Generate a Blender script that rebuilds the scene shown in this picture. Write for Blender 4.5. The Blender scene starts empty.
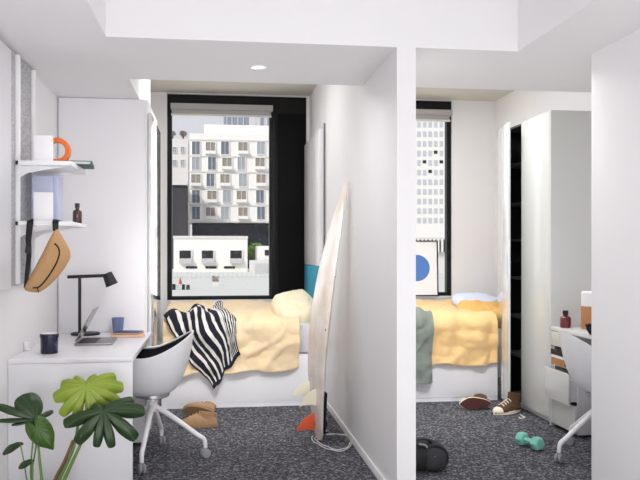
import bpy, bmesh, math, random
from mathutils import Vector, Matrix, noise

random.seed(7)
scene = bpy.context.scene
COL = scene.collection

# ---------------------------------------------------------------- camera
CAM_H, YAW, FPX, HORIZON = 1.334, math.radians(7.73), 774.0, 250.0
cam_data = bpy.data.cameras.new('camera')
cam_data.sensor_width = 36.0
cam_data.lens = 36.0 * FPX / 640.0
cam_data.shift_y = (HORIZON - 240.0) / 640.0
cam_data.clip_end = 1000.0
cam = bpy.data.objects.new('camera', cam_data)
cam.location = (0, 0, CAM_H)
cam.rotation_euler = (math.pi / 2, 0, -YAW)
COL.objects.link(cam)
scene.camera = cam

# ---------------------------------------------------------------- world, sun, area lights, exposure
world = bpy.data.worlds.new('world'); scene.world = world
world.use_nodes = True
wn = world.node_tree.nodes; wl = world.node_tree.links
wn.clear()
w_out = wn.new('ShaderNodeOutputWorld'); w_bg = wn.new('ShaderNodeBackground')
w_tc = wn.new('ShaderNodeTexCoord'); w_sep = wn.new('ShaderNodeSeparateXYZ'); w_ramp = wn.new('ShaderNodeValToRGB')
w_ramp.color_ramp.elements[0].position = 0.0; w_ramp.color_ramp.elements[0].color = (0.80, 0.79, 0.82, 1)
w_ramp.color_ramp.elements[1].position = 0.35; w_ramp.color_ramp.elements[1].color = (0.62, 0.66, 0.80, 1)
wl.new(w_tc.outputs['Generated'], w_sep.inputs[0]); wl.new(w_sep.outputs['Z'], w_ramp.inputs[0])
wl.new(w_ramp.outputs[0], w_bg.inputs['Color']); wl.new(w_bg.outputs[0], w_out.inputs[0])
w_bg.inputs['Strength'].default_value = 1.0

sun_data = bpy.data.lights.new('sun', 'SUN'); sun_data.energy = 2.35; sun_data.angle = math.radians(3); sun_data.color = (1.0, 0.97, 0.92)
sun = bpy.data.objects.new('sun', sun_data); COL.objects.link(sun)
sun.rotation_euler = Vector((0.55, 0.62, -0.56)).to_track_quat('-Z', 'Y').to_euler()

def area(name, loc, target, sx, sy, power, color=(1, 1, 1)):
    d = bpy.data.lights.new(name, 'AREA'); d.shape = 'RECTANGLE'; d.size = sx; d.size_y = sy; d.energy = power; d.color = color
    o = bpy.data.objects.new(name, d); COL.objects.link(o); o.location = loc
    o.rotation_euler = (Vector(target) - Vector(loc)).to_track_quat('-Z', 'Z').to_euler()
    return o
def spot(name, loc, target, size, blend, radius, power, color=(1, 1, 1)):
    d = bpy.data.lights.new(name, 'SPOT'); d.spot_size = math.radians(size); d.spot_blend = blend; d.shadow_soft_size = radius; d.energy = power; d.color = color
    o = bpy.data.objects.new(name, d); COL.objects.link(o); o.location = loc
    o.rotation_euler = (Vector(target) - Vector(loc)).to_track_quat('-Z', 'Y').to_euler()
    return o
area('fill_behind', (0.45, -6.4, 1.3), (0.45, 5, 1.3), 2.8, 2.1, 118, (1.0, 0.99, 0.995))  # added area lamp standing in for daylight from behind the camera
area('fill_left', (-1.06, 0.9, 1.2), (3.0, 3.2, 1.4), 3.4, 2.1, 6, (1.0, 0.99, 0.995))  # invisible fill added beside the camera, no fixture there
area('fill_right', (2.00, 0.9, 1.2), (-3.0, 3.2, 1.3), 3.4, 2.1, 52, (1.0, 0.99, 0.995))  # unseen fill added on the right to brighten the left wall
area('fill_floor_up', (0.45, 2.2, 0.06), (0.45, 3.2, 2.4), 2.6, 1.8, 46, (1.0, 0.99, 0.995))  # lamp added near the floor to brighten the soffits from below
area('fill_niche_bed', (0.05, 6.3, 2.87), (0.05, 6.5, 0.0), 1.0, 1.2, 17, (1.0, 0.985, 0.98))  # added fill under the concrete ceiling, no fixture in this bay
area('fill_niche_room', (1.60, 6.3, 2.87), (1.60, 6.5, 0.0), 0.9, 1.2, 36, (0.965, 0.985, 1.0))  # same kind of added fill for the second bed bay
spot('downlight_bed', (0.28, 4.5, 2.36), (0.20, 6.7, 0.3), 66, 1.0, 0.35, 250, (1.0, 0.985, 0.98))
spot('fill_spot_room', (1.60, 4.5, 2.36), (1.70, 6.7, 0.3), 66, 1.0, 0.35, 230, (0.98, 0.99, 1.0))  # added spot without a fixture, brightens the second bed front
area('fill_over_desk', (-0.1, 4.45, 2.39), (-0.4, 4.9, 0.0), 1.4, 0.8, 14, (1.0, 0.985, 0.98))  # unseen fill added under the dropped ceiling by the first desk
area('fill_over_far_room', (1.7, 4.45, 2.39), (1.8, 4.9, 0.0), 1.2, 0.8, 12, (1.0, 0.985, 0.98))  # unseen fill added under the dropped ceiling of the second room
area('window_daylight_bed', (0.06, 7.97, 1.86), (0.06, 5.0, 1.86), 1.05, 2.0, 6, (0.98, 0.99, 1.0))
area('window_daylight_room', (1.83, 7.97, 1.86), (1.83, 5.0, 1.86), 1.10, 2.0, 4, (0.98, 0.99, 1.0))

scene.view_settings.view_transform = 'Standard'
scene.view_settings.look = 'None'
scene.view_settings.gamma = 1.0
scene.view_settings.use_curve_mapping = False
scene.view_settings.exposure = 0.05
scene.cycles.max_bounces = 12
scene.cycles.diffuse_bounces = 6
scene.cycles.transparent_max_bounces = 16
scene.cycles.use_denoising = True
scene.cycles.sample_clamp_indirect = 6.0

# ---------------------------------------------------------------- geometry of the view: turning a photo position at a known depth into a place
CT, ST = math.cos(YAW), math.sin(YAW)
def at_d(px, py, d):
    xc = (px - 320.0) / FPX * d
    return Vector((xc * CT + d * ST, d * CT - xc * ST, CAM_H + (HORIZON - py) / FPX * d))
def at_y(px, py, Y):
    return at_d(px, py, Y / (CT - (px - 320.0) / FPX * ST))
def at_z(px, py, z):
    return at_d(px, py, (CAM_H - z) * FPX / (py - HORIZON))
def at_x(px, py, X):
    return at_d(px, py, X / ((px - 320.0) / FPX * CT + ST))

# ---------------------------------------------------------------- materials
def new_mat(name):
    m = bpy.data.materials.new(name); m.use_nodes = True
    return m, m.node_tree.nodes, m.node_tree.links, m.node_tree.nodes['Principled BSDF']
def S(r, g, b):
    f = lambda c: (c / 255 / 12.92) if c / 255 <= 0.04045 else ((c / 255 + 0.055) / 1.055) ** 2.4
    return (f(r), f(g), f(b), 1)
def mat(name, col, rough=0.5, metal=0.0, var=0.05, scale=6.0, bump=0.0, bscale=80.0, coat=0.0, sheen=0.0, spec=0.5):
    """plain procedural material: colour with a slight noise variation and an optional fine bump"""
    m, n, l, p = new_mat(name)
    tc = n.new('ShaderNodeTexCoord')
    nt = n.new('ShaderNodeTexNoise'); nt.inputs['Scale'].default_value = scale; nt.inputs['Detail'].default_value = 4
    l.new(tc.outputs['Object'], nt.inputs['Vector'])
    mr = n.new('ShaderNodeMapRange'); mr.inputs['To Min'].default_value = 1 - var; mr.inputs['To Max'].default_value = 1 + var
    l.new(nt.outputs['Fac'], mr.inputs['Value'])
    hsv = n.new('ShaderNodeHueSaturation'); hsv.inputs['Color'].default_value = col
    l.new(mr.outputs[0], hsv.inputs['Value']); l.new(hsv.outputs[0], p.inputs['Base Color'])
    p.inputs['Roughness'].default_value = rough; p.inputs['Metallic'].default_value = metal
    p.inputs['Coat Weight'].default_value = coat; p.inputs['Coat Roughness'].default_value = 0.03
    p.inputs['Sheen Weight'].default_value = sheen; p.inputs['Specular IOR Level'].default_value = spec
    if bump:
        nb = n.new('ShaderNodeTexNoise'); nb.inputs['Scale'].default_value = bscale; nb.inputs['Detail'].default_value = 3
        l.new(tc.outputs['Object'], nb.inputs['Vector'])
        b = n.new('ShaderNodeBump'); b.inputs['Strength'].default_value = bump; b.inputs['Distance'].default_value = 0.01
        l.new(nb.outputs['Fac'], b.inputs['Height']); l.new(b.outputs[0], p.inputs['Normal'])
    return m

def speckle(name, stops, scale, rough=0.95, bump=0.6, stretch=(1, 1, 1)):
    m, n, l, p = new_mat(name)
    tc = n.new('ShaderNodeTexCoord'); mp = n.new('ShaderNodeMapping'); mp.inputs['Scale'].default_value = stretch
    l.new(tc.outputs['Object'], mp.inputs[0])
    v = n.new('ShaderNodeTexVoronoi'); v.inputs['Scale'].default_value = scale
    l.new(mp.outputs[0], v.inputs['Vector'])
    sep = n.new('ShaderNodeSeparateColor'); l.new(v.outputs['Color'], sep.inputs[0])
    nt = n.new('ShaderNodeTexNoise'); nt.inputs['Scale'].default_value = scale * 0.35; nt.inputs['Detail'].default_value = 5
    l.new(mp.outputs[0], nt.inputs['Vector'])
    mx = n.new('ShaderNodeMath'); mx.operation = 'MULTIPLY_ADD'; mx.inputs[1].default_value = 0.55
    l.new(sep.outputs[0], mx.inputs[0])
    m2 = n.new('ShaderNodeMath'); m2.operation = 'MULTIPLY'; m2.inputs[1].default_value = 0.45
    l.new(nt.outputs['Fac'], m2.inputs[0]); l.new(m2.outputs[0], mx.inputs[2])
    r = n.new('ShaderNodeValToRGB'); cr = r.color_ramp
    cr.elements[0].position, cr.elements[0].color = stops[0]
    cr.elements[1].position, cr.elements[1].color = stops[-1]
    for pos, c in stops[1:-1]:
        e = cr.elements.new(pos); e.color = c
    l.new(mx.outputs[0], r.inputs[0]); l.new(r.outputs[0], p.inputs['Base Color'])
    p.inputs['Roughness'].default_value = rough; p.inputs['Specular IOR Level'].default_value = 0.15
    b = n.new('ShaderNodeBump'); b.inputs['Strength'].default_value = bump; b.inputs['Distance'].default_value = 0.006
    l.new(mx.outputs[0], b.inputs['Height']); l.new(b.outputs[0], p.inputs['Normal'])
    return m

M = {}
M['wall'] = mat('painted_wall', S(240, 239, 240), 0.6, var=0.012, bump=0.05, bscale=220)
M['ceil'] = mat('painted_ceiling', S(240, 239, 240), 0.8, var=0.012)
M['concrete'] = mat('raw_concrete', S(214, 211, 202), 0.85, var=0.10, scale=3.5, bump=0.2, bscale=30)
M['laminate'] = mat('white_laminate', S(234, 233, 236), 0.28, var=0.008)
M['gloss'] = mat('gloss_white_laminate', S(216, 217, 214), 0.14, var=0.008, coat=0.0)
M['basewhite'] = mat('white_bed_board', S(246, 245, 248), 0.4, var=0.01)
M['gloss_mirror'] = mat('mirror_gloss_laminate', S(222, 222, 220), 0.08, var=0.008, coat=1.0)
M['carpet'] = speckle('speckled_carpet', [(0.10, S(38, 38, 42)), (0.42, S(72, 72, 78)), (0.62, S(98, 98, 105)), (0.85, S(168, 168, 174))], 85)
M['felt'] = speckle('grey_felt', [(0.15, S(146, 145, 148)), (0.5, S(182, 181, 184)), (0.9, S(214, 213, 216))], 160, bump=0.25)
M['black_alu'] = mat('black_aluminium', S(20, 20, 21), 0.5, var=0.06, spec=0.25)
M['black_panel'] = mat('black_window_panel', S(20, 19, 20), 0.7, var=0.12, scale=3, spec=0.12)
M['blind'] = mat('grey_blind_fabric', S(178, 176, 174), 0.8, var=0.03)
M['blind_rail'] = mat('pale_rail', S(222, 221, 214), 0.5, var=0.02)
M['blue_panel'] = mat('blue_pinboard', S(52, 158, 190), 0.85, var=0.03, bump=0.15, bscale=300)
M['grey_edge'] = mat('grey_edge', S(120, 118, 118), 0.5)
M['steel'] = mat('brushed_steel', S(190, 190, 192), 0.3, metal=1.0)
M['white_plastic'] = mat('white_plastic', S(246, 246, 249), 0.35, var=0.006)
M['white_metal'] = mat('white_powder_coat', S(244, 244, 246), 0.4, var=0.006)
M['black_fabric'] = mat('black_wool', S(22, 22, 24), 0.95, var=0.2, scale=90, bump=0.4, bscale=300)
M['black_plastic'] = mat('black_plastic', S(24, 24, 26), 0.45, var=0.1)
M['black_matte'] = mat('black_lamp_coat', S(22, 22, 24), 0.5, var=0.05)
M['rubber'] = mat('grey_rubber', S(150, 150, 154), 0.6)
M['duvet_pale'] = mat('pale_yellow_cotton', S(242, 218, 178), 0.9, var=0.02, bump=0.12, bscale=120, sheen=0.2)
M['duvet_gold'] = mat('golden_cotton', S(240, 202, 142), 0.9, var=0.03, bump=0.12, bscale=120, sheen=0.2)
M['pillow_cream'] = mat('cream_cotton', S(244, 232, 200), 0.9, var=0.015, bump=0.1, bscale=120)
M['pillow_gold'] = mat('amber_cotton', S(228, 180, 104), 0.9, var=0.03, bump=0.1, bscale=120)
M['pillow_white'] = mat('white_blue_cotton', S(216, 222, 236), 0.9, var=0.015, bump=0.1, bscale=120)
M['mattress'] = mat('grey_mattress_ticking', S(214, 213, 220), 0.9, var=0.02, bump=0.2, bscale=200)
M['sage'] = mat('sage_green_cloth', S(132, 140, 132), 0.95, var=0.06, scale=14, bump=0.3, bscale=140)
M['tan'] = mat('tan_suede', S(196, 152, 104), 0.9, var=0.10, scale=20, bump=0.15, bscale=160)
M['tan_bag'] = mat('tan_canvas', S(190, 148, 102), 0.8, var=0.07, scale=12, bump=0.25, bscale=260)
M['suede'] = mat('brown_suede', S(168, 134, 102), 0.95, var=0.22, scale=30, bump=0.3, bscale=120)
M['crepe'] = mat('crepe_sole', S(150, 120, 86), 0.9, var=0.1)
M['orange'] = mat('orange_plastic', S(228, 112, 44), 0.4, var=0.03)
M['orange_fin'] = mat('orange_fin', S(214, 88, 44), 0.35, var=0.08, scale=20)
M['cream_fin'] = mat('cream_fin', S(236, 229, 206), 0.35, var=0.03)
M['navy'] = mat('navy_glaze', S(26, 28, 56), 0.2, var=0.06)
M['cupblue'] = mat('slate_blue_ceramic', S(112, 128, 166), 0.45, var=0.03)
M['paleblue'] = mat('pale_blue_card', S(208, 214, 238), 0.7, var=0.02)
M['green_book'] = mat('grey_green_cloth', S(84, 104, 98), 0.7, var=0.05)
M['peach'] = mat('peach_paper', S(228, 176, 138), 0.7, var=0.03)
M['darkblue'] = mat('dark_blue_cover', S(58, 60, 92), 0.6, var=0.05)
M['paper'] = mat('white_paper', S(248, 248, 250), 0.8, var=0.01)
M['alu'] = mat('space_grey_aluminium', S(150, 148, 150), 0.35, metal=0.8)
M['screen'] = mat('dark_screen', S(18, 18, 22), 0.12, var=0.02)
M['keys'] = mat('dark_keys', S(34, 34, 38), 0.5)
M['amber'] = mat('amber_glass', S(70, 32, 22), 0.12, var=0.08, coat=0.6)
M['wine'] = mat('wine_red_glass', S(104, 28, 34), 0.10, var=0.08, coat=0.6)
M['cap'] = mat('black_cap', S(20, 20, 22), 0.35)
M['wood'] = mat('oak_wood', S(180, 126, 76), 0.5, var=0.14, scale=14)
M['mint'] = mat('mint_vinyl', S(132, 206, 190), 0.5, var=0.04, bump=0.1, bscale=90)
M['canvas_brown'] = mat('brown_canvas', S(92, 66, 46), 0.9, var=0.12, scale=30, bump=0.3, bscale=260)
M['canvas_maroon'] = mat('maroon_rubber_sole', S(92, 52, 46), 0.8, var=0.1, scale=40, bump=0.4, bscale=120)
M['cream_rubber'] = mat('cream_rubber', S(232, 224, 206), 0.6, var=0.03)
M['lace'] = mat('cream_lace', S(236, 228, 212), 0.9)
M['nylon'] = mat('black_nylon', S(30, 30, 33), 0.75, var=0.2, scale=30, bump=0.3, bscale=220)
M['grey_nylon'] = mat('dark_grey_mesh', S(58, 58, 62), 0.8, var=0.15, scale=60, bump=0.4, bscale=260)
M['white_cord'] = mat('white_urethane', S(228, 228, 228), 0.35)
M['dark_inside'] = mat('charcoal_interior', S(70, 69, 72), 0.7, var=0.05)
M['lamp_glow'] = None
M['pot'] = mat('grey_ceramic', S(176, 174, 172), 0.6, var=0.04)
M['soil'] = mat('potting_soil', S(52, 40, 32), 1.0, var=0.3, scale=60, bump=0.8, bscale=90)
M['stem'] = mat('plant_stem', S(96, 128, 52), 0.5, var=0.12, scale=20)
M['stem_red'] = mat('reddish_stem', S(120, 80, 56), 0.5, var=0.12, scale=20)
M['facade'] = mat('white_render', S(240, 238, 234), 0.8, var=0.02, scale=0.5)
M['facade_dim'] = mat('pale_grey_render', S(222, 219, 216), 0.8, var=0.04, scale=0.5)
M['facade_dark'] = mat('charcoal_cladding', S(64, 62, 66), 0.7, var=0.15, scale=0.6)
M['recess_dark'] = mat('navy_glazed_storey', S(22, 27, 40), 0.25, var=0.5, scale=0.5)
M['win_blue'] = mat('blue_grey_glazing', S(112, 120, 134), 0.35, var=0.15, scale=1.2)
M['win_pale'] = mat('pale_blue_glazing', S(164, 172, 178), 0.35, var=0.12, scale=1.2)
M['win_tan'] = mat('blind_covered_glazing', S(150, 142, 132), 0.4, var=0.18, scale=1.5)
M['win_dark'] = mat('dark_glazing', S(40, 40, 42), 0.2, var=0.2, scale=1.5)
M['tower_glass'] = mat('tower_glazing', S(146, 154, 172), 0.35, var=0.2, scale=0.25)
M['win_tower'] = mat('pale_tower_glazing', S(196, 200, 204), 0.4, var=0.12, scale=0.8)
M['rail_grey'] = mat('grey_railing', S(196, 196, 196), 0.5)
M['terrace'] = mat('pale_green_roofing', S(222, 224, 214), 0.9, var=0.04, scale=0.15)
M['foliage'] = mat('tree_leaves', S(112, 148, 66), 0.8, var=0.3, scale=1.5)
M['foliage_dry'] = mat('dry_tree_leaves', S(156, 140, 128), 0.8, var=0.3, scale=1.5)
M['bark'] = mat('tree_bark', S(96, 82, 70), 0.9, var=0.2, scale=6)
M['red_cloth'] = mat('red_paint', S(200, 96, 84), 0.7)
M['circle_blue'] = mat('blue_print', S(82, 130, 206), 0.7, var=0.02)
M['black_frame'] = mat('black_frame', S(28, 28, 30), 0.4)
M['tray'] = mat('black_tray', S(30, 28, 30), 0.5)

# clear glass: mostly see-through, a little mirror
m, n, l, p = new_mat('clear_glass')
n.remove(p); tr = n.new('ShaderNodeBsdfTransparent'); gl = n.new('ShaderNodeBsdfGlossy'); gl.inputs['Roughness'].default_value = 0.0
tr.inputs[0].default_value = (0.965, 0.96, 0.95, 1)
mixs = n.new('ShaderNodeMixShader'); fr = n.new('ShaderNodeFresnel'); fr.inputs[0].default_value = 1.07
l.new(fr.outputs[0], mixs.inputs[0]); l.new(tr.outputs[0], mixs.inputs[1]); l.new(gl.outputs[0], mixs.inputs[2])
l.new(mixs.outputs[0], n['Material Output'].inputs[0])
M['glass'] = m

# leaf materials: green with paler veins and a translucent back
def leaf_mat(name, col, vein):
    m, n, l, p = new_mat(name)
    uv = n.new('ShaderNodeUVMap'); sep = n.new('ShaderNodeSeparateXYZ'); l.new(uv.outputs[0], sep.inputs[0])
    a = n.new('ShaderNodeMath'); a.operation = 'SINE'
    a0 = n.new('ShaderNodeMath'); a0.operation = 'MULTIPLY'; a0.inputs[1].default_value = 2 * math.pi * 16
    l.new(sep.outputs[0], a0.inputs[0]); l.new(a0.outputs[0], a.inputs[0])
    g = n.new('ShaderNodeMath'); g.operation = 'GREATER_THAN'; g.inputs[1].default_value = 0.94; l.new(a.outputs[0], g.inputs[0])
    mx = n.new('ShaderNodeMix'); mx.data_type = 'RGBA'
    mx.inputs['A'].default_value = col; mx.inputs['B'].default_value = vein
    l.new(g.outputs[0], mx.inputs['Factor']); l.new(mx.outputs['Result'], p.inputs['Base Color'])
    p.inputs['Roughness'].default_value = 0.32
    t = n.new('ShaderNodeBsdfTranslucent'); l.new(mx.outputs['Result'], t.inputs[0])
    ms = n.new('ShaderNodeMixShader'); ms.inputs[0].default_value = 0.25
    l.new(p.outputs[0], ms.inputs[1]); l.new(t.outputs[0], ms.inputs[2]); l.new(ms.outputs[0], n['Material Output'].inputs[0])
    return m
M['leaf_light'] = leaf_mat('young_leaf', S(150, 172, 58), S(168, 188, 78))
M['leaf_dark'] = leaf_mat('mature_leaf', S(48, 72, 40), S(66, 92, 52))
M['leaf_mid'] = leaf_mat('half_grown_leaf', S(72, 106, 44), S(86, 120, 54))

# knitted stripes: cream and navy bands along U, thin lines at one side, dark hem all round
def stripe_mat():
    m, n, l, p = new_mat('striped_knit')
    uv = n.new('ShaderNodeUVMap'); sep = n.new('ShaderNodeSeparateXYZ'); l.new(uv.outputs[0], sep.inputs[0])
    def math_(op, a, b=None):
        k = n.new('ShaderNodeMath'); k.operation = op
        for i, v in enumerate((a, b)):
            if v is None: continue
            if isinstance(v, (int, float)): k.inputs[i].default_value = v
            else: l.new(v, k.inputs[i])
        return k.outputs[0]
    U, V = sep.outputs[0], sep.outputs[1]
    wide = math_('GREATER_THAN', math_('SINE', math_('MULTIPLY', U, 2 * math.pi * 8.0)), 0.32)
    thin = math_('GREATER_THAN', math_('SINE', math_('MULTIPLY', U, 2 * math.pi * 26.0)), 0.1)
    side = math_('GREATER_THAN', U, 0.80)
    s = math_('ADD', math_('MULTIPLY', wide, math_('SUBTRACT', 1, side)), math_('MULTIPLY', thin, side))
    hem = math_('MULTIPLY', math_('MULTIPLY', math_('GREATER_THAN', V, 0.035), math_('LESS_THAN', V, 0.955)),
                math_('MULTIPLY', math_('GREATER_THAN', U, 0.025), math_('LESS_THAN', U, 0.985)))
    s = math_('MULTIPLY', s, hem)
    mx = n.new('ShaderNodeMix'); mx.data_type = 'RGBA'
    mx.inputs['A'].default_value = S(24, 26, 40); mx.inputs['B'].default_value = S(230, 226, 222)
    l.new(s, mx.inputs['Factor']); l.new(mx.outputs['Result'], p.inputs['Base Color'])
    p.inputs['Roughness'].default_value = 0.95
    tc = n.new('ShaderNodeTexCoord'); nb = n.new('ShaderNodeTexNoise'); nb.inputs['Scale'].default_value = 180
    l.new(tc.outputs['Object'], nb.inputs['Vector'])
    b = n.new('ShaderNodeBump'); b.inputs['Strength'].default_value = 0.5; b.inputs['Distance'].default_value = 0.01
    l.new(nb.outputs['Fac'], b.inputs['Height']); l.new(b.outputs[0], p.inputs['Normal'])
    return m
M['stripes'] = stripe_mat()

# surfboard: aged white resin with dings and yellow patches of wear
def board_mat():
    m, n, l, p = new_mat('worn_surfboard_resin')
    tc = n.new('ShaderNodeTexCoord')
    n1 = n.new('ShaderNodeTexNoise'); n1.inputs['Scale'].default_value = 5.0; n1.inputs['Detail'].default_value = 6
    l.new(tc.outputs['Object'], n1.inputs['Vector'])
    r1 = n.new('ShaderNodeValToRGB'); r1.color_ramp.elements[0].position = 0.42; r1.color_ramp.elements[0].color = S(236, 229, 222)
    r1.color_ramp.elements[1].position = 0.72; r1.color_ramp.elements[1].color = S(214, 198, 178)
    l.new(n1.outputs['Fac'], r1.inputs[0])
    n2 = n.new('ShaderNodeTexNoise'); n2.inputs['Scale'].default_value = 26.0; n2.inputs['Detail'].default_value = 3
    l.new(tc.outputs['Object'], n2.inputs['Vector'])
    g = n.new('ShaderNodeMath'); g.operation = 'GREATER_THAN'; g.inputs[1].default_value = 0.71; l.new(n2.outputs['Fac'], g.inputs[0])
    mx = n.new('ShaderNodeMix'); mx.data_type = 'RGBA'; mx.inputs['B'].default_value = S(120, 104, 92)
    l.new(r1.outputs[0], mx.inputs['A']); l.new(g.outputs[0], mx.inputs['Factor'])
    l.new(mx.outputs['Result'], p.inputs['Base Color']); p.inputs['Roughness'].default_value = 0.3
    return m
M['board'] = board_mat()

def emit_mat(name, col, strength):
    m, n, l, p = new_mat(name)
    p.inputs['Emission Color'].default_value = col; p.inputs['Emission Strength'].default_value = strength
    p.inputs['Base Color'].default_value = col
    return m
M['lamp_glow'] = emit_mat('lamp_diffuser', (1, 0.98, 0.95, 1), 0.8)

# ---------------------------------------------------------------- mesh helpers
class MB:
    """collects shapes; build() links them as one mesh object"""
    def __init__(self):
        self.v, self.f, self.uv = [], [], {}
    def add(self, verts, faces, uvs=None):
        o = len(self.v); self.v += [Vector(a) for a in verts]
        for fc in faces: self.f.append([o + i for i in fc])
        if uvs:
            for i, u in enumerate(uvs): self.uv[o + i] = u
        return self
    def box(self, lo, hi, bev=0.0, mtx=None):
        bm = bmesh.new(); bmesh.ops.create_cube(bm, size=1)
        lo, hi = Vector(lo), Vector(hi); c, s = (lo + hi) / 2, hi - lo
        for v in bm.verts: v.co = Vector((v.co.x * s.x, v.co.y * s.y, v.co.z * s.z))
        if bev: bmesh.ops.bevel(bm, geom=bm.edges[:], offset=min(bev, min(s) * 0.45), segments=2, profile=0.6, affect='EDGES')
        T = Matrix.Translation(c)
        if mtx: T = mtx @ T
        bm.verts.index_update()
        self.add([T @ v.co for v in bm.verts], [[v.index for v in f.verts] for f in bm.faces]); bm.free()
        return self
    def obox(self, c, size, rot=(0, 0, 0), bev=0.0):
        from mathutils import Euler
        T = Matrix.Translation(Vector(c)) @ Euler(rot).to_matrix().to_4x4()
        s = Vector(size) / 2
        return self.box(-s, s, bev, T)
    def tube(self, pts, r, seg=10, smooth=0, closed=False, flat=None):
        """sweep along pts; r a number or one per point; flat = (width factor, thickness factor)"""
        pts = [Vector(p) for p in pts]
        rs = list(r) if isinstance(r, (list, tuple)) else [r] * len(pts)
        if smooth and len(pts) > 2:
            q, qr = [], []
            n = len(pts); rng = range(n if closed else n - 1)
            for i in rng:
                g = (lambda k: pts[k % n]) if closed else (lambda k: pts[max(0, min(n - 1, k))])
                p0, p1, p2, p3 = g(i - 1), g(i), g(i + 1), g(i + 2)
                for k in range(smooth):
                    t = k / smooth
                    q.append(0.5 * ((2 * p1) + (p2 - p0) * t + (2 * p0 - 5 * p1 + 4 * p2 - p3) * t * t + (3 * p1 - p0 - 3 * p2 + p3) * t ** 3))
                    r2 = rs[(i + 1) % n] if closed else rs[i + 1]
                    qr.append(rs[i] * (1 - t) + r2 * t)
            if not closed: q.append(pts[-1]); qr.append(rs[-1])
            pts, rs = q, qr
        n = len(pts); verts = []; up = None
        for i, p in enumerate(pts):
            if closed: t = pts[(i + 1) % n] - pts[i - 1]
            else: t = pts[min(n - 1, i + 1)] - pts[max(0, i - 1)]
            t.normalize()
            if up is None:
                up = Vector((0, 0, 1)) if abs(t.z) < 0.9 else Vector((0, 1, 0))
            s = t.cross(up); s.normalize(); up = s.cross(t); up.normalize()
            fw, ft = flat if flat else (1, 1)
            for k in range(seg):
                a = 2 * math.pi * k / seg
                verts.append(p + s * (math.cos(a) * rs[i] * fw) + up * (math.sin(a) * rs[i] * ft))
        faces = []
        for i in range(n if closed else n - 1):
            j = (i + 1) % n
            for k in range(seg):
                k2 = (k + 1) % seg
                faces.append([i * seg + k, i * seg + k2, j * seg + k2, j * seg + k])
        if not closed:
            faces.append([k for k in range(seg)][::-1]); faces.append([(n - 1) * seg + k for k in range(seg)])
        return self.add(verts, faces)
    def lathe(self, prof, c=(0, 0, 0), seg=32, axis=None, cap=True):
        """prof: (radius, height) pairs round a vertical axis (or axis) through c"""
        c = Vector(c); q = Vector(axis).to_track_quat('Z', 'Y') if axis else None
        verts, faces = [], []
        for r, z in prof:
            for k in range(seg):
                a = 2 * math.pi * k / seg
                v = Vector((r * math.cos(a), r * math.sin(a), z))
                if q: v = q @ v
                verts.append(c + v)
        m_ = len(prof)
        for i in range(m_ - 1):
            for k in range(seg):
                k2 = (k + 1) % seg
                faces.append([i * seg + k, i * seg + k2, (i + 1) * seg + k2, (i + 1) * seg + k])
        if cap:
            faces.append(list(range(seg))[::-1]); faces.append([(m_ - 1) * seg + k for k in range(seg)])
        return self.add(verts, faces)
    def grid(self, fn, nu, nv, thick=0.0, uv=True, closed_u=False):
        """surface fn(u,v) -> point; with thickness it becomes a closed sheet"""
        P = [[Vector(fn(i / nu, j / nv)) for j in range(nv + 1)] for i in range(nu + 1)]
        verts, uvs, faces = [], [], []
        idx = lambda i, j, s=0: s * (nu + 1) * (nv + 1) + i * (nv + 1) + j
        for i in range(nu + 1):
            for j in range(nv + 1):
                verts.append(P[i][j]); uvs.append((i / nu, j / nv))
        if thick:
            for i in range(nu + 1):
                for j in range(nv + 1):
                    du = P[min(nu, i + 1)][j] - P[max(0, i - 1)][j]; dv = P[i][min(nv, j + 1)] - P[i][max(0, j - 1)]
                    n_ = du.cross(dv)
                    if n_.length > 1e-9: n_.normalize()
                    verts.append(P[i][j] - n_ * thick); uvs.append((i / nu, j / nv))
        for i in range(nu):
            for j in range(nv):
                faces.append([idx(i, j), idx(i + 1, j), idx(i + 1, j + 1), idx(i, j + 1)])
                if thick: faces.append([idx(i, j, 1), idx(i, j + 1, 1), idx(i + 1, j + 1, 1), idx(i + 1, j, 1)])
        if thick:
            for i in range(nu):
                faces.append([idx(i, 0), idx(i, 0, 1), idx(i + 1, 0, 1), idx(i + 1, 0)])
                faces.append([idx(i, nv), idx(i + 1, nv), idx(i + 1, nv, 1), idx(i, nv, 1)])
            for j in range(nv):
                faces.append([idx(0, j), idx(0, j + 1), idx(0, j + 1, 1), idx(0, j, 1)])
                faces.append([idx(nu, j), idx(nu, j, 1), idx(nu, j + 1, 1), idx(nu, j + 1)])
        return self.add(verts, faces, uvs if uv else None)
    def loft(self, rings, cap=True):
        n = len(rings[0]); verts = [v for r in rings for v in r]; faces = []
        for i in range(len(rings) - 1):
            for k in range(n):
                k2 = (k + 1) % n
                faces.append([i * n + k, i * n + k2, (i + 1) * n + k2, (i + 1) * n + k])
        if cap:
            faces.append(list(range(n))[::-1]); faces.append([(len(rings) - 1) * n + k for k in range(n)])
        return self.add(verts, faces)
    def prism(self, poly, direction, both=False):
        """closed outline pushed along direction"""
        d = Vector(direction); a = [Vector(p) for p in poly]
        if both: a = [p - d / 2 for p in a]
        return self.loft([a, [p + d for p in a]])
    def build(self, name, material, parent=None, smooth=40, sub=0, bevel=0.0, origin=None):
        bm = bmesh.new()
        vs = [bm.verts.new(v) for v in self.v]
        uvl = bm.loops.layers.uv.new('UVMap') if self.uv else None
        for fc in self.f:
            if len(set(fc)) < 3: continue
            try: f = bm.faces.new([vs[i] for i in fc])
            except ValueError: continue
            if uvl:
                for lp, i in zip(f.loops, fc): lp[uvl].uv = self.uv.get(i, (0, 0))
        bmesh.ops.remove_doubles(bm, verts=bm.verts[:], dist=1e-6)
        bmesh.ops.recalc_face_normals(bm, faces=bm.faces[:])
        for f in bm.faces: f.smooth = smooth > 0
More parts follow.
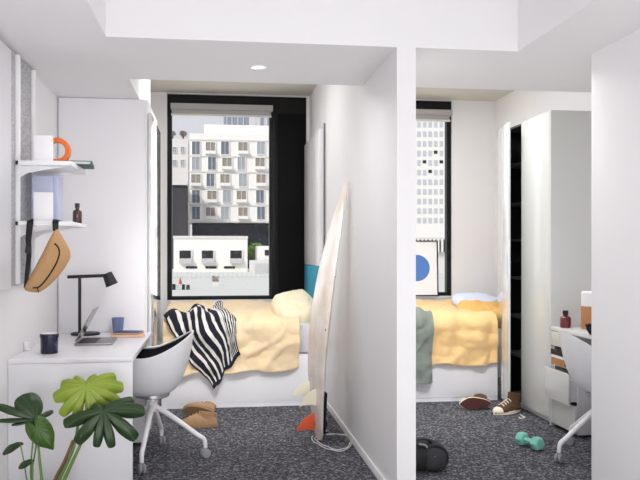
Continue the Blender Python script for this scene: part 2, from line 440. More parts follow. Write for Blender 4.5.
        if smooth > 0:
            lim = math.radians(smooth)
            for e in bm.edges:
                if len(e.link_faces) == 2 and e.calc_face_angle(0) > lim: e.smooth = False
        o_loc = Vector((0, 0, 0))
        if parent is not None:
            inv = world_of(parent).inverted(); bmesh.ops.transform(bm, matrix=inv, verts=bm.verts[:])
        else:
            if origin is None:
                xs = [v.co for v in bm.verts]
                o_loc = Vector((sum((v.x for v in xs)) / len(xs), sum((v.y for v in xs)) / len(xs), min(v.z for v in xs)))
            else: o_loc = Vector(origin)
            bmesh.ops.translate(bm, vec=-o_loc, verts=bm.verts[:])
        me = bpy.data.meshes.new(name); bm.to_mesh(me); bm.free()
        me.materials.append(material)
        o = bpy.data.objects.new(name, me); COL.objects.link(o)
        if parent is not None: o.parent = parent
        else: o.location = o_loc
        if bevel:
            b = o.modifiers.new('bevel', 'BEVEL'); b.width = bevel; b.segments = 2; b.limit_method = 'ANGLE'
        if sub:
            s = o.modifiers.new('subdivision', 'SUBSURF'); s.levels = sub; s.render_levels = sub
        return o

def world_of(o):
    m_ = Matrix.LocRotScale(o.location, o.rotation_euler, o.scale)
    return world_of(o.parent) @ m_ if o.parent else m_
def thing(name, label, cat, loc=(0, 0, 0), group=None):
    o = bpy.data.objects.new(name, None); COL.objects.link(o); o.location = loc
    o.empty_display_size = 0.1
    return tag(o, label, cat, group)
def tag(o, label, cat, group=None, kind=None):
    o['label'] = label; o['category'] = cat
    if group: o['group'] = group
    if kind: o['kind'] = kind
    return o
def struct(name, mb, m_, parent=None, smooth=30, label=None, bevel=0):
    o = mb.build(name, m_, parent, smooth, origin=(0, 0, 0) if parent is None else None, bevel=bevel)
    if parent is None: o['kind'] = 'structure'
    if label: o['label'] = label
    return o
def copy_tree(o, parent=None):
    c = o.copy(); COL.objects.link(c)
    if parent is not None: c.parent = parent
    for ch in [x for x in bpy.data.objects if x.parent == o]: copy_tree(ch, c)
    return c
def fbm(x, y, z=0.0, o=3):
    s, a = 0.0, 1.0
    for i in range(o):
        s += a * noise.noise(Vector((x, y, z + 7.3 * i))); x *= 2.1; y *= 2.1; a *= 0.5
    return s
def wall_holes(axis, k0, k1, u0, u1, z0, z1, holes):
    """wall slab between k0 and k1 on the given axis with rectangular holes (u0,u1,z0,z1), one connected mesh"""
    us = sorted({u0, u1, *[h[0] for h in holes], *[h[1] for h in holes]})
    zs = sorted({z0, z1, *[h[2] for h in holes], *[h[3] for h in holes]})
    mb = MB(); idx = {}
    def V(i, j, s):
        if (i, j, s) not in idx:
            k = (k0, k1)[s]; p = (us[i], k, zs[j]) if axis == 'y' else (k, us[i], zs[j])
            idx[(i, j, s)] = len(mb.v); mb.v.append(Vector(p))
        return idx[(i, j, s)]
    solid = lambda i, j: 0 <= i < len(us) - 1 and 0 <= j < len(zs) - 1 and not any(
        h[0] <= us[i] and us[i + 1] <= h[1] and h[2] <= zs[j] and zs[j + 1] <= h[3] for h in holes)
    for i in range(len(us) - 1):
        for j in range(len(zs) - 1):
            if not solid(i, j): continue
            for s in (0, 1): mb.f.append([V(i, j, s), V(i + 1, j, s), V(i + 1, j + 1, s), V(i, j + 1, s)])
            for (di, dj, a, b) in ((-1, 0, (0, 0), (0, 1)), (1, 0, (1, 0), (1, 1)), (0, -1, (0, 0), (1, 0)), (0, 1, (0, 1), (1, 1))):
                if not solid(i + di, j + dj):
                    mb.f.append([V(i + a[0], j + a[1], 0), V(i + b[0], j + b[1], 0), V(i + b[0], j + b[1], 1), V(i + a[0], j + a[1], 1)])
    return mb

# ================================================================ THE ROOM
YF = 3.974          # front plane of the partition and of the dropped ceiling
YS = 4.94           # back edge of the dropped ceiling
YC = 5.60           # front of the closet
YB = 6.60           # front of both beds
YW = 7.75           # window wall
XL, XP0, XP1, XR, XRR, XRB = -1.09, 0.947, 1.049, 2.03, 3.18, 2.89
ZS, ZC, ZR = 2.40, 2.885, 2.85
ZDESK = 0.754

struct('floor', MB().box((XL - 0.1, -6.6, -0.1), (XRR + 0.1, YW + 0.2, 0.0)), M['carpet'])
struct('wall_left', MB().box((XL - 0.12, -6.6, 0), (XL, YW, ZC + 0.2)), M['wall'])
W1 = (-0.467, 0.915, 0.84, 2.875)      # opening of the bed window
W2 = (1.25, 2.43, 0.86, 2.875)
struct('wall_window', wall_holes('y', YW, YW + 0.2, XL - 0.12, XRR + 0.12, 0, ZC + 0.2, [W1, W2]), M['wall'])
struct('wall_middle', MB().prism([(XP0, YF, 0), (XP0, YW, 0), (XP0, YW, ZC), (XP0, YS + 0.001, ZC), (XP0, YS + 0.001, ZS), (XP0, YF, ZS)], (XP1 - XP0, 0, 0)), M['wall'])
struct('wall_right', MB().box((XR, -6.6, 0), (XR + 0.1, YF, ZC)), M['wall'])
struct('wall_return', MB().box((XR + 0.1, YF - 0.1, 0), (XRR + 0.12, YF, ZC)), M['wall'])
struct('wall_far_right', MB().box((XRR, YF, 0), (XRR + 0.12, 5.62, ZC)), M['wall'])
struct('wall_niche_right', MB().prism([(XRB, 6.68, 0), (XRB, YW, 0), (XRR + 0.12, YW, 0), (XRR + 0.12, 6.68, 0)], (0, 0, ZC)), M['wall'])
struct('wall_above_wardrobe', MB().box((XRB, 5.62, 2.405), (XRR + 0.12, 6.68, ZC)), M['wall'])
struct('wall_behind', wall_holes('y', -6.6, -6.48, XL - 0.12, XR + 0.12, 0, ZC, [(-0.9, 1.8, 0.3, 2.38)]), M['wall'])
struct('ceiling', MB().box((-0.54, -6.48, ZR), (1.61, YF, ZR + 0.12)), M['wall'])
struct('ceiling_soffit', MB().box((XL, YF, ZS), (XRR, YS, ZC)), M['wall'])
struct('ceiling_soffit_left', MB().box((XL, -6.48, ZS), (-0.54, YF, ZR + 0.12)), M['wall'])
struct('ceiling_soffit_right', MB().box((1.61, -6.48, ZS), (XR, YF, ZR + 0.12)), M['wall'])
struct('ceiling_over_closet', MB().box((XL, YS, ZS + 0.003), (-0.53, 6.56, ZC)), M['wall'])
struct('ceiling_concrete', MB().box((XL, YF, ZC), (XRR + 0.12, YW + 0.2, ZC + 0.15)), M['concrete'])
# skirtings
struct('baseboard_middle', MB().box((XP0 - 0.012, YF + 0.002, 0), (XP0, YB - 0.002, 0.05), 0.003), M['wall'])
struct('baseboard_middle_right', MB().box((XP1, YF + 0.002, 0), (XP1 + 0.012, YB - 0.002, 0.05), 0.003), M['wall'])

# windows: black frame, wide black panel, glass, sill
def window(name, w, glass_x1, panel, y0=YW + 0.03, y1=YW + 0.11, mull=None):
    x0, x1, z0, z1 = w
    root = bpy.data.objects.new(name, None); COL.objects.link(root); root.location = ((x0 + x1) / 2, YW + 0.07, z0); root['kind'] = 'structure'
    t = 0.045
    fr_ = wall_holes('y', y0, y1, x0, x1, z0, z1, [(x0 + t, glass_x1, z0 + 0.035, z1 - 0.10)])
    struct('frame', fr_, M['black_alu'], root, label='black aluminium window frame')
    gmb = MB().box((x0 + t, y0 + 0.035, z0 + 0.035), (glass_x1, y0 + 0.043, z1 - 0.10))
    struct('pane', gmb, M['glass'], root, label='clear glass pane')
    if panel:
        struct('panel', MB().box((glass_x1 + 0.09, y0 - 0.02, z0 + 0.045), (x1 - 0.015, y0 + 0.02, z1 - 0.17), 0.004), M['black_panel'], root, label='wide black solid panel')
        struct('mullion', MB().box((glass_x1 + 0.02, y0 - 0.035, z0 + 0.02), (glass_x1 + 0.075, y0 + 0.01, z1 - 0.10), 0.004), M['black_alu'], root)
    struct('sill', MB().box((x0 + 0.005, YW - 0.015, z0 - 0.02), (x1 - 0.005, YW + 0.03, z0 + 0.0), 0.003), M['wall'], root, label='white sill')
    return root
window('window_1', W1, 0.542, True)
window('window_2', W2, 2.385, False)

def blind(label, x0, x1):
    r = thing('roller_blind', label, 'blind', ((x0 + x1) / 2, YW, 2.64))
    MB().box((x0, YW - 0.07, 2.715), (x1, YW + 0.025, 2.772), 0.006).build('cassette', M['blind'], r)
    MB().box((x0 + 0.01, YW - 0.03, 2.665), (x1 - 0.02, YW - 0.022, 2.715)).build('fabric', M['blind'], r)
    MB().box((x0 + 0.005, YW - 0.04, 2.655), (x1 - 0.012, YW - 0.012, 2.675), 0.004).build('bottom_bar', M['blind_rail'], r)
blind('grey roller blind rolled up above the window beside the black panel', -0.43, 0.572)
blind('grey roller blind rolled up above the window with the blue circle poster', 1.27, 2.415)

# downlight in the dropped ceiling
p = at_z(258, 67, ZS)
r = thing('downlight', 'small round recessed downlight in the white dropped ceiling', 'downlight', (p.x, p.y, ZS - 0.008))
MB().lathe([(0.035, 0.006), (0.047, 0.0), (0.05, 0.004), (0.05, 0.008), (0.035, 0.008)], (p.x, p.y, ZS - 0.008), 28, cap=False).build('trim_ring', M['white_metal'], r)
MB().lathe([(0.036, 0.004), (0.036, 0.007)], (p.x, p.y, ZS - 0.008), 28).build('diffuser', M['lamp_glow'], r)

# ================================================================ FITTED FURNITURE
# closet beside the bed (front towards us, gloss side towards the bed)
r = thing('closet', 'tall white closet reaching the ceiling behind the desk lamp', 'closet', (-0.78, 6.1, 0))
MB().box((XL + 0.003, YC + 0.02, 0.0), (-0.475, 6.55, 2.4025)).build('body', M['laminate'], r)
MB().box((XL + 0.006, YC, 0.0), (-0.49, YC + 0.018, 2.4), 0.002).build('front_panel', M['laminate'], r)
MB().box((-0.470, YC + 0.012, 0.06), (-0.448, 6.55, 2.31), 0.002).build('side_panel', M['gloss_mirror'], r)['label'] = 'gloss white side panel mirroring the window'

# headboard panels at the foot of the bed wall
r = thing('wall_panel', 'white wall panel with a blue lower pinboard beside the bed pillow', 'panel', (0.92, 7.2, 0.46))
MB().box((0.893, 6.64, 1.195), (0.944, YW - 0.004, 2.385), 0.002).build('upper_panel', M['laminate'], r)
MB().box((0.893, 6.64, 0.46), (0.944, YW - 0.004, 1.19), 0.002).build('pinboard', M['blue_panel'], r)['label'] = 'blue pinboard'
MB().box((0.932, 6.622, 1.19), (0.9445, 6.638, 2.43), 0.001).build('edge_strip', M['grey_edge'], r)['label'] = 'grey edge strip'

# desk of the first room
r = thing('desk', 'long white built-in desk under the wall shelves with a solid end panel', 'desk', (-0.77, 5.0, 0))
MB().box((XL + 0.002, 4.29, ZDESK - 0.026), (-0.44, YC - 0.003, ZDESK), 0.002).build('desktop', M['laminate'], r)
MB().box((XL + 0.002, 4.292, 0.0), (-0.443, 4.318, ZDESK - 0.027), 0.001).build('end_panel', M['laminate'], r)
MB().box((XL + 0.002, 4.33, 0.28), (XL + 0.02, YC - 0.01, ZDESK - 0.03)).build('back_panel', M['laminate'], r)

def pedestal(label, x_front, x_back, y0, y1, sgn, niche):
    """drawer unit; sgn = direction its front looks along x"""
    r = thing('drawer_pedestal', label, 'drawers', ((x_front + x_back) / 2, (y0 + y1) / 2, 0))
    lo, hi = min(x_front - sgn * 0.02, x_back), max(x_front - sgn * 0.02, x_back)
    top = ZDESK - 0.03
    c = MB()
    c.box((lo, y0, 0.02), (hi, y0 + 0.018, top)); c.box((lo, y1 - 0.018, 0.02), (hi, y1, top))
    c.box((lo, y0 + 0.018, top - 0.018), (hi, y1 - 0.018, top)); c.box((lo, y0 + 0.018, 0.02), (hi, y1 - 0.018, 0.04))
    bx = x_back
    c.box((min(bx, bx + sgn * 0.012), y0 + 0.018, 0.04), (max(bx, bx + sgn * 0.012), y1 - 0.018, top - 0.018))
    if niche: c.box((lo, y0 + 0.018, 0.462), (hi, y1 - 0.018, 0.478))
    c.build('carcass', M['laminate'], r)
    rows = [(0.03, 0.222, 0.0), (0.23, 0.452, 0.05 if niche else 0), (0.615 if niche else 0.46, top - 0.002, 0.0)]
    for (za, zb, out) in rows:
        xf = x_front + sgn * out
        d = MB().box((min(xf, xf - sgn * 0.018), y0 + 0.003, za), (max(xf, xf - sgn * 0.018), y1 - 0.003, zb), 0.002).build('drawer', M['gloss'], r)
        MB().box((min(xf - sgn * 0.02, xf - sgn * 0.36), y0 + 0.03, za + 0.02), (max(xf - sgn * 0.02, xf - sgn * 0.36), y1 - 0.03, zb - 0.05)).build('drawer_box', M['laminate'], d)
    return r
pedestal('white drawer unit under the desk behind the chair beside the plant', -0.455, -0.98, 5.40, YC - 0.01, 1, False)

# second room: desk, drawers, wardrobe
r = thing('desk', 'white desk with a wine red bottle on it beside the wardrobe', 'desk', (2.85, 4.95, 0))
MB().box((2.53, 4.02, ZDESK - 0.026), (XRR - 0.002, 5.592, ZDESK), 0.002).build('desktop', M['laminate'], r)
MB().box((2.535, 4.022, 0.0), (XRR - 0.002, 4.048, ZDESK - 0.027)).build('end_panel', M['laminate'], r)
pedestal('white drawer unit with one drawer ajar under the desk beside the wardrobe', 2.53, 3.10, 5.19, 5.59, -1, True)

r = thing('wardrobe', 'tall gloss white wardrobe with one door ajar showing dark shelves', 'wardrobe', (2.72, 6.1, 0))
c = MB()
wx0, wx1, wy0, wy1 = 2.552, XRB - 0.004, 5.60, 6.66
c.box((wx0 - 0.02, wy0, 0.0), (XRR - 0.004, wy0 + 0.02, 2.40), 0.002)
c.build('side_panel', M['gloss'], r)
c = MB()
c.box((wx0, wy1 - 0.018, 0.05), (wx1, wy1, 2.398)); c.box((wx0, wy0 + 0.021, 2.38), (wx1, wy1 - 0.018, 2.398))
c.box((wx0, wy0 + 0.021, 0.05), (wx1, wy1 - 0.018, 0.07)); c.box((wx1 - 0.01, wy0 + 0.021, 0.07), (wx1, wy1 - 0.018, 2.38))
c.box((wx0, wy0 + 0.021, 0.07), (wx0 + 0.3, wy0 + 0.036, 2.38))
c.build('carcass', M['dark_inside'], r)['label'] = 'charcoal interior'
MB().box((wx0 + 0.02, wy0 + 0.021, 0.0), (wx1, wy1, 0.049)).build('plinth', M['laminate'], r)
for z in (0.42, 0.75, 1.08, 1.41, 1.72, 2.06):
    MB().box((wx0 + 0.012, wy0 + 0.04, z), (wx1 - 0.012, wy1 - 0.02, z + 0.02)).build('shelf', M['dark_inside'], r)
MB().box((wx0 - 0.022, wy0 + 0.021, 0.05), (wx0 - 0.002, 6.168, 2.398), 0.002).build('door', M['gloss'], r)
ang = math.radians(11)
hinge = Vector((wx0 - 0.036, 6.645, 0))
T = Matrix.Translation(hinge) @ Matrix.Rotation(-ang, 4, 'Z')
MB().box((-0.01, -0.50, 0.05), (0.01, 0.0, 2.398), 0.002, T).build('door', M['gloss_mirror'], r)['label'] = 'gloss white door standing ajar'

# ================================================================ BEDS AND BEDDING
def bed(label, x0, x1, front_x1):
    r = thing('bed', label, 'bed', ((x0 + x1) / 2, 7.15, 0))
    MB().box((x0, YB + 0.02, 0.0), (x1, YW - 0.004, 0.44)).build('base', M['basewhite'], r)
    MB().box((x0 + 0.03, YB, 0.035), (front_x1, YB + 0.018, 0.438), 0.002).build('front_board', M['basewhite'], r)
    MB().box((x0 + 0.004, YB + 0.004, 0.0), (front_x1, YB + 0.018, 0.033)).build('plinth', M['basewhite'], r)
    def mat_(u, v): pass
    MB().box((x0 + 0.01, YB + 0.025, 0.441), (x1 - 0.012, YW - 0.025, 0.70), 0.05).build('mattress', M['mattress'], r)['label'] = 'pale grey mattress'
    return r
bed('white platform bed with pale yellow duvet behind the surfboard', -0.444, 0.886, 0.944)
bed('white platform bed with golden duvet beside the wardrobe', XP1 + 0.003, 2.49, 2.488)

class Drape:
    """bed cover profile: distance s from the front edge, negative on top, positive hanging down"""
    def __init__(self, ztop, yback_rise, seed, yfront=YB - 0.035, rad=0.07, amp=0.018, fold=0.012, sfun=1.0):
        self.z, self.rise, self.seed, self.y, self.r, self.amp, self.fold = ztop, yback_rise, seed, yfront, rad, amp, fold
    def raw(self, s):
        r = self.r; q = r * math.pi / 2
        if s < -q / 2:
            d = -(s + q / 2); return self.y + r + d, self.z + self.rise * min(1, d / 0.9) ** 1.3, 0.0
        if s < q / 2:
            a = (s + q / 2) / r; return self.y + r - r * math.sin(a), self.z - r + r * math.cos(a), a
        d = s - q / 2; return self.y + 0.008 * math.sin(d * 9), self.z - r - d, math.pi / 2
    def at(self, x, s, off=0.0):
        y, z, a = self.raw(s)
        w = fbm(x * 5 + self.seed, s * 5, self.seed) * self.amp + abs(fbm(x * 3 + 9, s * 8 + self.seed, 2.0, 2)) * self.amp * 0.8
        hang = max(0.0, min(1.0, (s + 0.15) / 0.4))
        w += 0.022 * max(0.0, 1 - abs(fbm(x * 2.6 + self.seed * 2 + s * 1.5, s * 2.2, 5.0, 2)) * 2.6) ** 2
        w += self.fold * hang * (math.sin(x * 23 + self.seed + 2 * fbm(x * 2, s * 2, 4.0, 2)) + 0.6 * math.sin(x * 41 + s * 4))
        k = w + off
        return Vector((x, y - math.sin(a) * k, z + math.cos(a) * k))
DL = Drape(0.735, 0.055, 1.7, amp=0.026, fold=0.010)
DR = Drape(0.750, 0.05, 5.1, amp=0.020, fold=0.013)
def duvet(label, D, xa, xb, s_back, s_low, m_, slant=0.0):
    def fn(u, v):
        s = s_back + (s_low - s_back) * v
        hang = max(0, s)
        x = xa + (xb - xa) * u + 0.012 * math.sin(s * 9) * (u - 0.5)
        low = s + (slant * (0.5 - u) + 0.012 * math.sin(u * 17)) * max(0, s) / max(s_low, 0.01)
        return D.at(x, low)
    o = MB().grid(fn, 110, 110, 0.022).build('duvet', m_, smooth=60, sub=1)
    return tag(o, label, 'duvet')
duvet('pale yellow duvet hanging over the bed front under the striped throw', DL, -0.430, 0.715, -1.03, 0.42, M['duvet_pale'], 0.03)
duvet('golden orange duvet hanging over the bed front near the sneakers', DR, XP1 + 0.03, 2.475, -1.03, 0.41, M['duvet_gold'])

def pillow(name, label, c, size, rot, m_, seed=0):
    from mathutils import Euler
    R = Euler(rot).to_matrix(); a, b, h = size[0] / 2, size[1] / 2, size[2] / 2
    mb = MB()
    for sgn in (1, -1):
        def fn(u, v):
            x, y = u * 2 - 1, v * 2 - 1
            e = max(0.0, (1 - x ** 4)) ** 0.5 * max(0.0, (1 - y ** 4)) ** 0.5
            px_ = x * (1 - 0.07 * (1 - abs(y) ** 2) * abs(x) ** 6) * (1 - 0.26 * (abs(x * y)) ** 1.6)
            py_ = y * (1 - 0.07 * (1 - abs(x) ** 2) * abs(y) ** 6) * (1 - 0.26 * (abs(x * y)) ** 1.6)
            z = sgn * (h * e + (0.022 * fbm(x * 2.2 + seed, y * 2.2, sgn) + 0.010 * fbm(x * 6 + seed, y * 3, sgn)) * min(1, e * 1.5))
            return Vector(c) + R @ Vector((px_ * a, py_ * b, z))
        mb.grid(fn, 30, 30)
    return tag(mb.build('pillow', m_, smooth=80, sub=1), label, 'pillow')
pillow('pillow', 'plump cream pillow leaning against the blue pinboard', at_d(295, 311.5, 6.90), (0.43, 0.46, 0.27), (math.radians(24), math.radians(-14), math.radians(14)), M['pillow_cream'], 2)
pillow('pillow', 'amber pillow standing at the head of the golden duvet', at_d(481, 314, 7.15), (0.50, 0.36, 0.17), (math.radians(24), math.radians(2), math.radians(-4)), M['pillow_gold'], 5)
pillow('pillow', 'pale blue-white pillow propped behind the amber pillow', at_d(476, 301.5, 7.45), (0.52, 0.34, 0.11), (math.radians(14), math.radians(1), math.radians(3)), M['pillow_white'], 8)

# striped throw laid slantwise over the bed edge
TQ = [(-0.425, -0.02), (-0.015, 0.56), (0.225, 0.27), (0.06, -0.36)]     # left, low tip, right, top corner in (x, s)
def throw_fn(u, v):
    A, B, C_, D_ = [Vector(q) for q in TQ]
    p_ = (A * (1 - v) + B * v) * (1 - u) + (D_ * (1 - v) + C_ * v) * u
    x, s = p_
    x += 0.018 * math.sin(v * 9 + u * 3); s += 0.014 * math.sin(u * 14 + v * 4)
    k = 0.036 + 0.016 * math.sin(u * 15 + 1.5 * math.sin(v * 5)) + 0.014 * fbm(u * 4, v * 4, 3.0)
    if s < 0: k += 0.016 + 0.02 * abs(math.sin(u * 8 + v * 3))
    return DL.at(x, s, k)
tag(MB().grid(throw_fn, 70, 70, 0.010).build('throw_blanket', M['stripes'], smooth=60, sub=1), 'navy and cream striped knitted throw draped over the bed edge', 'throw')

# sage green garment over the second bed's edge
def sage_fn(u, v):
    x = 1.30 + 0.575 * u + 0.008 * math.sin(v * 6)
    s = -0.14 + (0.80 - 0.10 * max(0, min(1, (u - 0.55) * 8))) * v
    k = 0.034 + 0.012 * math.sin(u * 24 + 1.2 * math.sin(v * 4)) + 0.012 * fbm(u * 5, v * 5, 8.0)
    return DR.at(x, s, k)
o = MB().grid(sage_fn, 50, 50, 0.010).build('shirt', M['sage'], smooth=60, sub=1)
tag(o, 'sage green shirt hanging over the edge of the golden bed', 'shirt')

# framed print in the second window
r = thing('framed_print', 'white poster with a blue circle standing on the window sill', 'poster', (1.95, YW - 0.03, 0.862))
pa, pb = at_y(438, 296, YW - 0.03), at_y(435, 240.5, YW - 0.01)
xr, zt = pa.x, pb.z
w_ = 0.50; T = Matrix.Translation((xr - w_ / 2, YW - 0.055, 0.8625)) @ Matrix.Rotation(math.radians(-3), 4, 'X')
hgt = zt - 0.862
fr_ = MB()
for (lo, hi) in (((-w_ / 2, 0, 0), (-w_ / 2 + 0.012, 0.02, hgt)), ((w_ / 2 - 0.012, 0, 0), (w_ / 2, 0.02, hgt)), ((-w_ / 2 + 0.012, 0, 0), (w_ / 2 - 0.012, 0.02, 0.012)), ((-w_ / 2 + 0.012, 0, hgt - 0.012), (w_ / 2 - 0.012, 0.02, hgt))):
    fr_.box(lo, hi, 0, T)
fr_.build('frame', M['black_frame'], r)
pr = MB().box((-w_ / 2 + 0.012, 0.006, 0.012), (w_ / 2 - 0.012, 0.014, hgt - 0.012), 0, T).build('print', M['paper'], r)
cc = T.inverted() @ at_y(417, 268, YW - 0.04)
cen = T @ Vector((cc.x, 0.0045, cc.z))
MB().lathe([(0.135, -0.0008), (0.135, 0.0008)], cen, 64, axis=T.to_3x3() @ Vector((0, 1, 0))).build('circle', M['circle_blue'], pr)['label'] = 'blue circle'

# ================================================================ CHAIRS
def chair(label, loc, face, leg0, shift=0.0):
    """four-star swivel chair with a bucket shell; face = heading of its front, leg0 = heading of its first leg"""
    r = thing('desk_chair', label, 'chair', (loc[0], loc[1], 0), 'white bucket desk chairs')
    L = Vector((loc[0], loc[1], 0)); ca, sa = math.cos(face), math.sin(face)
    W = lambda x, y, z: L + Vector((x * ca - y * sa, x * sa + y * ca, z))
    def smooth(a, b, t): t = max(0, min(1, (t - a) / (b - a))); return t * t * (3 - 2 * t)
    def rim(ph):
        q = abs(ph)
        return 0.475 + 0.205 * smooth(0.50, 1.15, q) + 0.13 * smooth(1.5, 2.9, q)
    def surf(ph, t, inset=0.0):
        h = rim(ph) - inset * 0.4
        R_ = 0.97 - inset / 0.28
        sx = (0.245 if math.cos(ph) > 0 else 0.255) * R_; sy = 0.285 * R_
        e = 2.5; c_, s_ = math.cos(ph), math.sin(ph)
        k = (abs(c_) ** e + abs(s_) ** e) ** (-1 / e)
        g = math.sin(t * math.pi / 2) ** 0.54
        up = (1 - math.cos(t * math.pi / 2)) ** 1.25
        z = 0.418 + inset + (h - 0.418 - inset) * up
        fl = 1 + 0.12 * max(0, z - 0.44) / 0.36
        return W(shift + k * c_ * sx * g * fl - 0.03 * max(0, z - 0.5) * (c_ < 0), k * s_ * sy * g * fl, z)
    MB().grid(lambda u, v: surf((u * 2 - 1) * math.pi if False else (u * 2 * math.pi if u <= 0.5 else (u - 1) * 2 * math.pi), 0.02 + 0.98 * v), 72, 22, 0.0).build('shell', M['white_plastic'], r, smooth=60)
    MB().grid(lambda u, v: surf(u * 2 * math.pi if u <= 0.5 else (u - 1) * 2 * math.pi, 0.02 + 0.96 * v, 0.014), 72, 22, 0.0).build('upholstery', M['black_fabric'], r, smooth=60)['label'] = 'black wool lining'
    # rolled rim closes the gap between shell and lining
    pts = [(surf(a, 1.0) + surf(a, 0.98, 0.014)) / 2 for a in [(i / 72 * 2 - 1) * math.pi for i in range(72)]]
    MB().tube(pts, 0.0075, 8, closed=True).build('rim', M['white_plastic'], r, smooth=60)
    MB().lathe([(0.10, 0.395), (0.11, 0.402), (0.11, 0.4195)], L, 28).build('mounting_plate', M['steel'], r)
    MB().lathe([(0.027, 0.30), (0.03, 0.31), (0.03, 0.36), (0.022, 0.365), (0.022, 0.396)], L, 24).build('column', M['white_metal'], r)
    MB().tube([W(0.02, -0.06, 0.385), W(0.04, -0.14, 0.375), W(0.05, -0.20, 0.365)], 0.006, 8).build('lever', M['white_metal'], r)
    for i in range(4):
        a = leg0 + i * math.pi / 2; d = Vector((math.cos(a), math.sin(a), 0))
        pts = [L + d * 0.012 + Vector((0, 0, 0.335)), L + d * 0.10 + Vector((0, 0, 0.285)), L + d * 0.28 + Vector((0, 0, 0.155)), L + d * 0.330 + Vector((0, 0, 0.120)), L + d * 0.340 + Vector((0, 0, 0.066))]
        lg = MB().tube(pts, [0.019, 0.018, 0.0155, 0.0145, 0.0125], 12, smooth=5).build('leg', M['white_metal'], r, smooth=60)
        ax = Vector((-math.sin(a + 0.5), math.cos(a + 0.5), 0)); c_ = L + d * 0.340 + Vector((0, 0, 0.030))
        cs = MB()
        for s_ in (-1, 1):
            cs.lathe([(0.010, -0.010), (0.024, -0.010), (0.030, -0.004), (0.030, 0.004), (0.024, 0.010), (0.010, 0.010)], c_ + ax * 0.0125 * s_, 24, axis=ax)
        cs.lathe([(0.012, -0.012), (0.012, 0.012)], c_, 12, axis=ax)
        cs.lathe([(0.010, 0.0), (0.010, 0.036)], c_, 10)
        cs.build('caster', M['rubber'], lg, smooth=40)['label'] = 'grey twin-wheel caster'
    return r
chair('white bucket chair with black lining pushed in at the laptop desk', (-0.398, 5.055), math.pi, math.radians(-6), 0.024)
chair('white bucket chair at the desk with the wine red bottle', (2.47, 4.67), math.radians(-8), math.radians(191), 0.02)

# ================================================================ SURFBOARD AND LEASH
r = thing('surfboard', 'worn white surfboard leaning on the white partition wall', 'surfboard', (0.72, 5.40, 0))
tail = Vector((0.726, 5.385, 0.006)); tip = Vector((0.930, 5.42, 1.815))
U = (tip - tail).normalized(); al = math.radians(6)
Wd = Vector((-math.sin(al), math.cos(al), 0)); Wd = (Wd - U * Wd.dot(U)).normalized(); N = U.cross(Wd).normalized()
if N.x > 0: N = -N          # N points away from the wall: the fin side
BL = (tip - tail).length
def halfw(t):   # half width along the length, t=0 tail
    return 0.245 * (max(0.0, 1 - abs((t - 0.46) / 0.54) ** 1.8) ** 0.88 if t > 0.46 else (0.36 + 0.64 * (1 - ((0.46 - t) / 0.46) ** 2.2)) ) * (1.0 if t > 0.012 else 0.72)
def thick(t): return 0.006 + 0.027 * math.sin(math.pi * min(1, max(0, 0.06 + t * 0.9))) ** 0.6
def rocker(t): return 0.088 * (1 - ((t - 0.42) / (0.58 if t > 0.42 else 0.42)) ** 2)     # bow of the board away from the wall (N)
rings = []
for i in range(41):
    t = i / 40; t = max(0.002, min(0.998, t)); w, h = max(0.006, halfw(t)), thick(t)
    c_ = tail + U * (BL * t) + N * rocker(t)
    ring = []
    for k in range(28):
        a = 2 * math.pi * k / 28; ca, sa = math.cos(a), math.sin(a)
        ring.append(c_ + Wd * (w * math.copysign(abs(ca) ** 0.75, ca)) + N * (h * math.copysign(abs(sa) ** 0.9, sa)))
    rings.append(ring)
MB().loft(rings).build('board', M['board'], r, smooth=50)
def fin(name, m_, t, off, size, label, toe=0.0):
    c_ = tail + U * (BL * t) + N * (rocker(t) + thick(t) * 0.75) + Wd * off
    lean = (N + Wd * (0.10 if off > 0 else -0.10 if off < 0 else 0)).normalized()
    # outline in (along tail direction, outwards)
    P_ = [(0.055, 0.0), (0.040, 0.035), (0.010, 0.075), (-0.03, 0.102), (-0.072, 0.112), (-0.066, 0.096), (-0.056, 0.070), (-0.055, 0.035), (-0.060, 0.0)]
    P2 = []
    for i in range(len(P_)):
        p0, p1, p2, p3 = P_[max(0, i - 1)], P_[i], P_[min(len(P_) - 1, i + 1)], P_[min(len(P_) - 1, i + 2)]
        for k in range(4 if i < len(P_) - 1 else 1):
            s_ = k / 4
            P2.append(tuple(0.5 * (2 * p1[j] + (p2[j] - p0[j]) * s_ + (2 * p0[j] - 5 * p1[j] + 4 * p2[j] - p3[j]) * s_ ** 2 + (3 * p1[j] - p0[j] - 3 * p2[j] + p3[j]) * s_ ** 3) for j in (0, 1)))
    q = [c_ + U * (a * size) + lean * (b * size) for a, b in P2]
    MB().prism(q, Wd * 0.008, both=True).build(name, m_, r, smooth=30, bevel=0.002)['label'] = label
fin('fin', M['cream_fin'], 0.185, 0.10, 1.05, 'cream fin at the far rail')
fin('fin', M['cream_fin'], 0.172, -0.105, 1.05, 'cream fin at the near rail')
fin('fin', M['orange_fin'], 0.068, 0.0, 1.12, 'orange centre fin')
pad = MB()
pad.grid(lambda u, v: tail + U * (0.05 + 0.30 * u) + Wd * ((v - 0.5) * 1.75 * halfw((0.05 + 0.30 * u) / BL)) - N * (thick((0.05 + 0.3 * u) / BL) + 0.004 - rocker((0.05 + 0.3 * u) / BL)), 8, 8, 0.006).build('traction_pad', M['black_plastic'], r)
lp = MB()
rd = random.Random(3)
cuff = Vector((0.790, 5.60, 0.0))
pts = []
c0 = at_z(333, 441.5, 0.0)
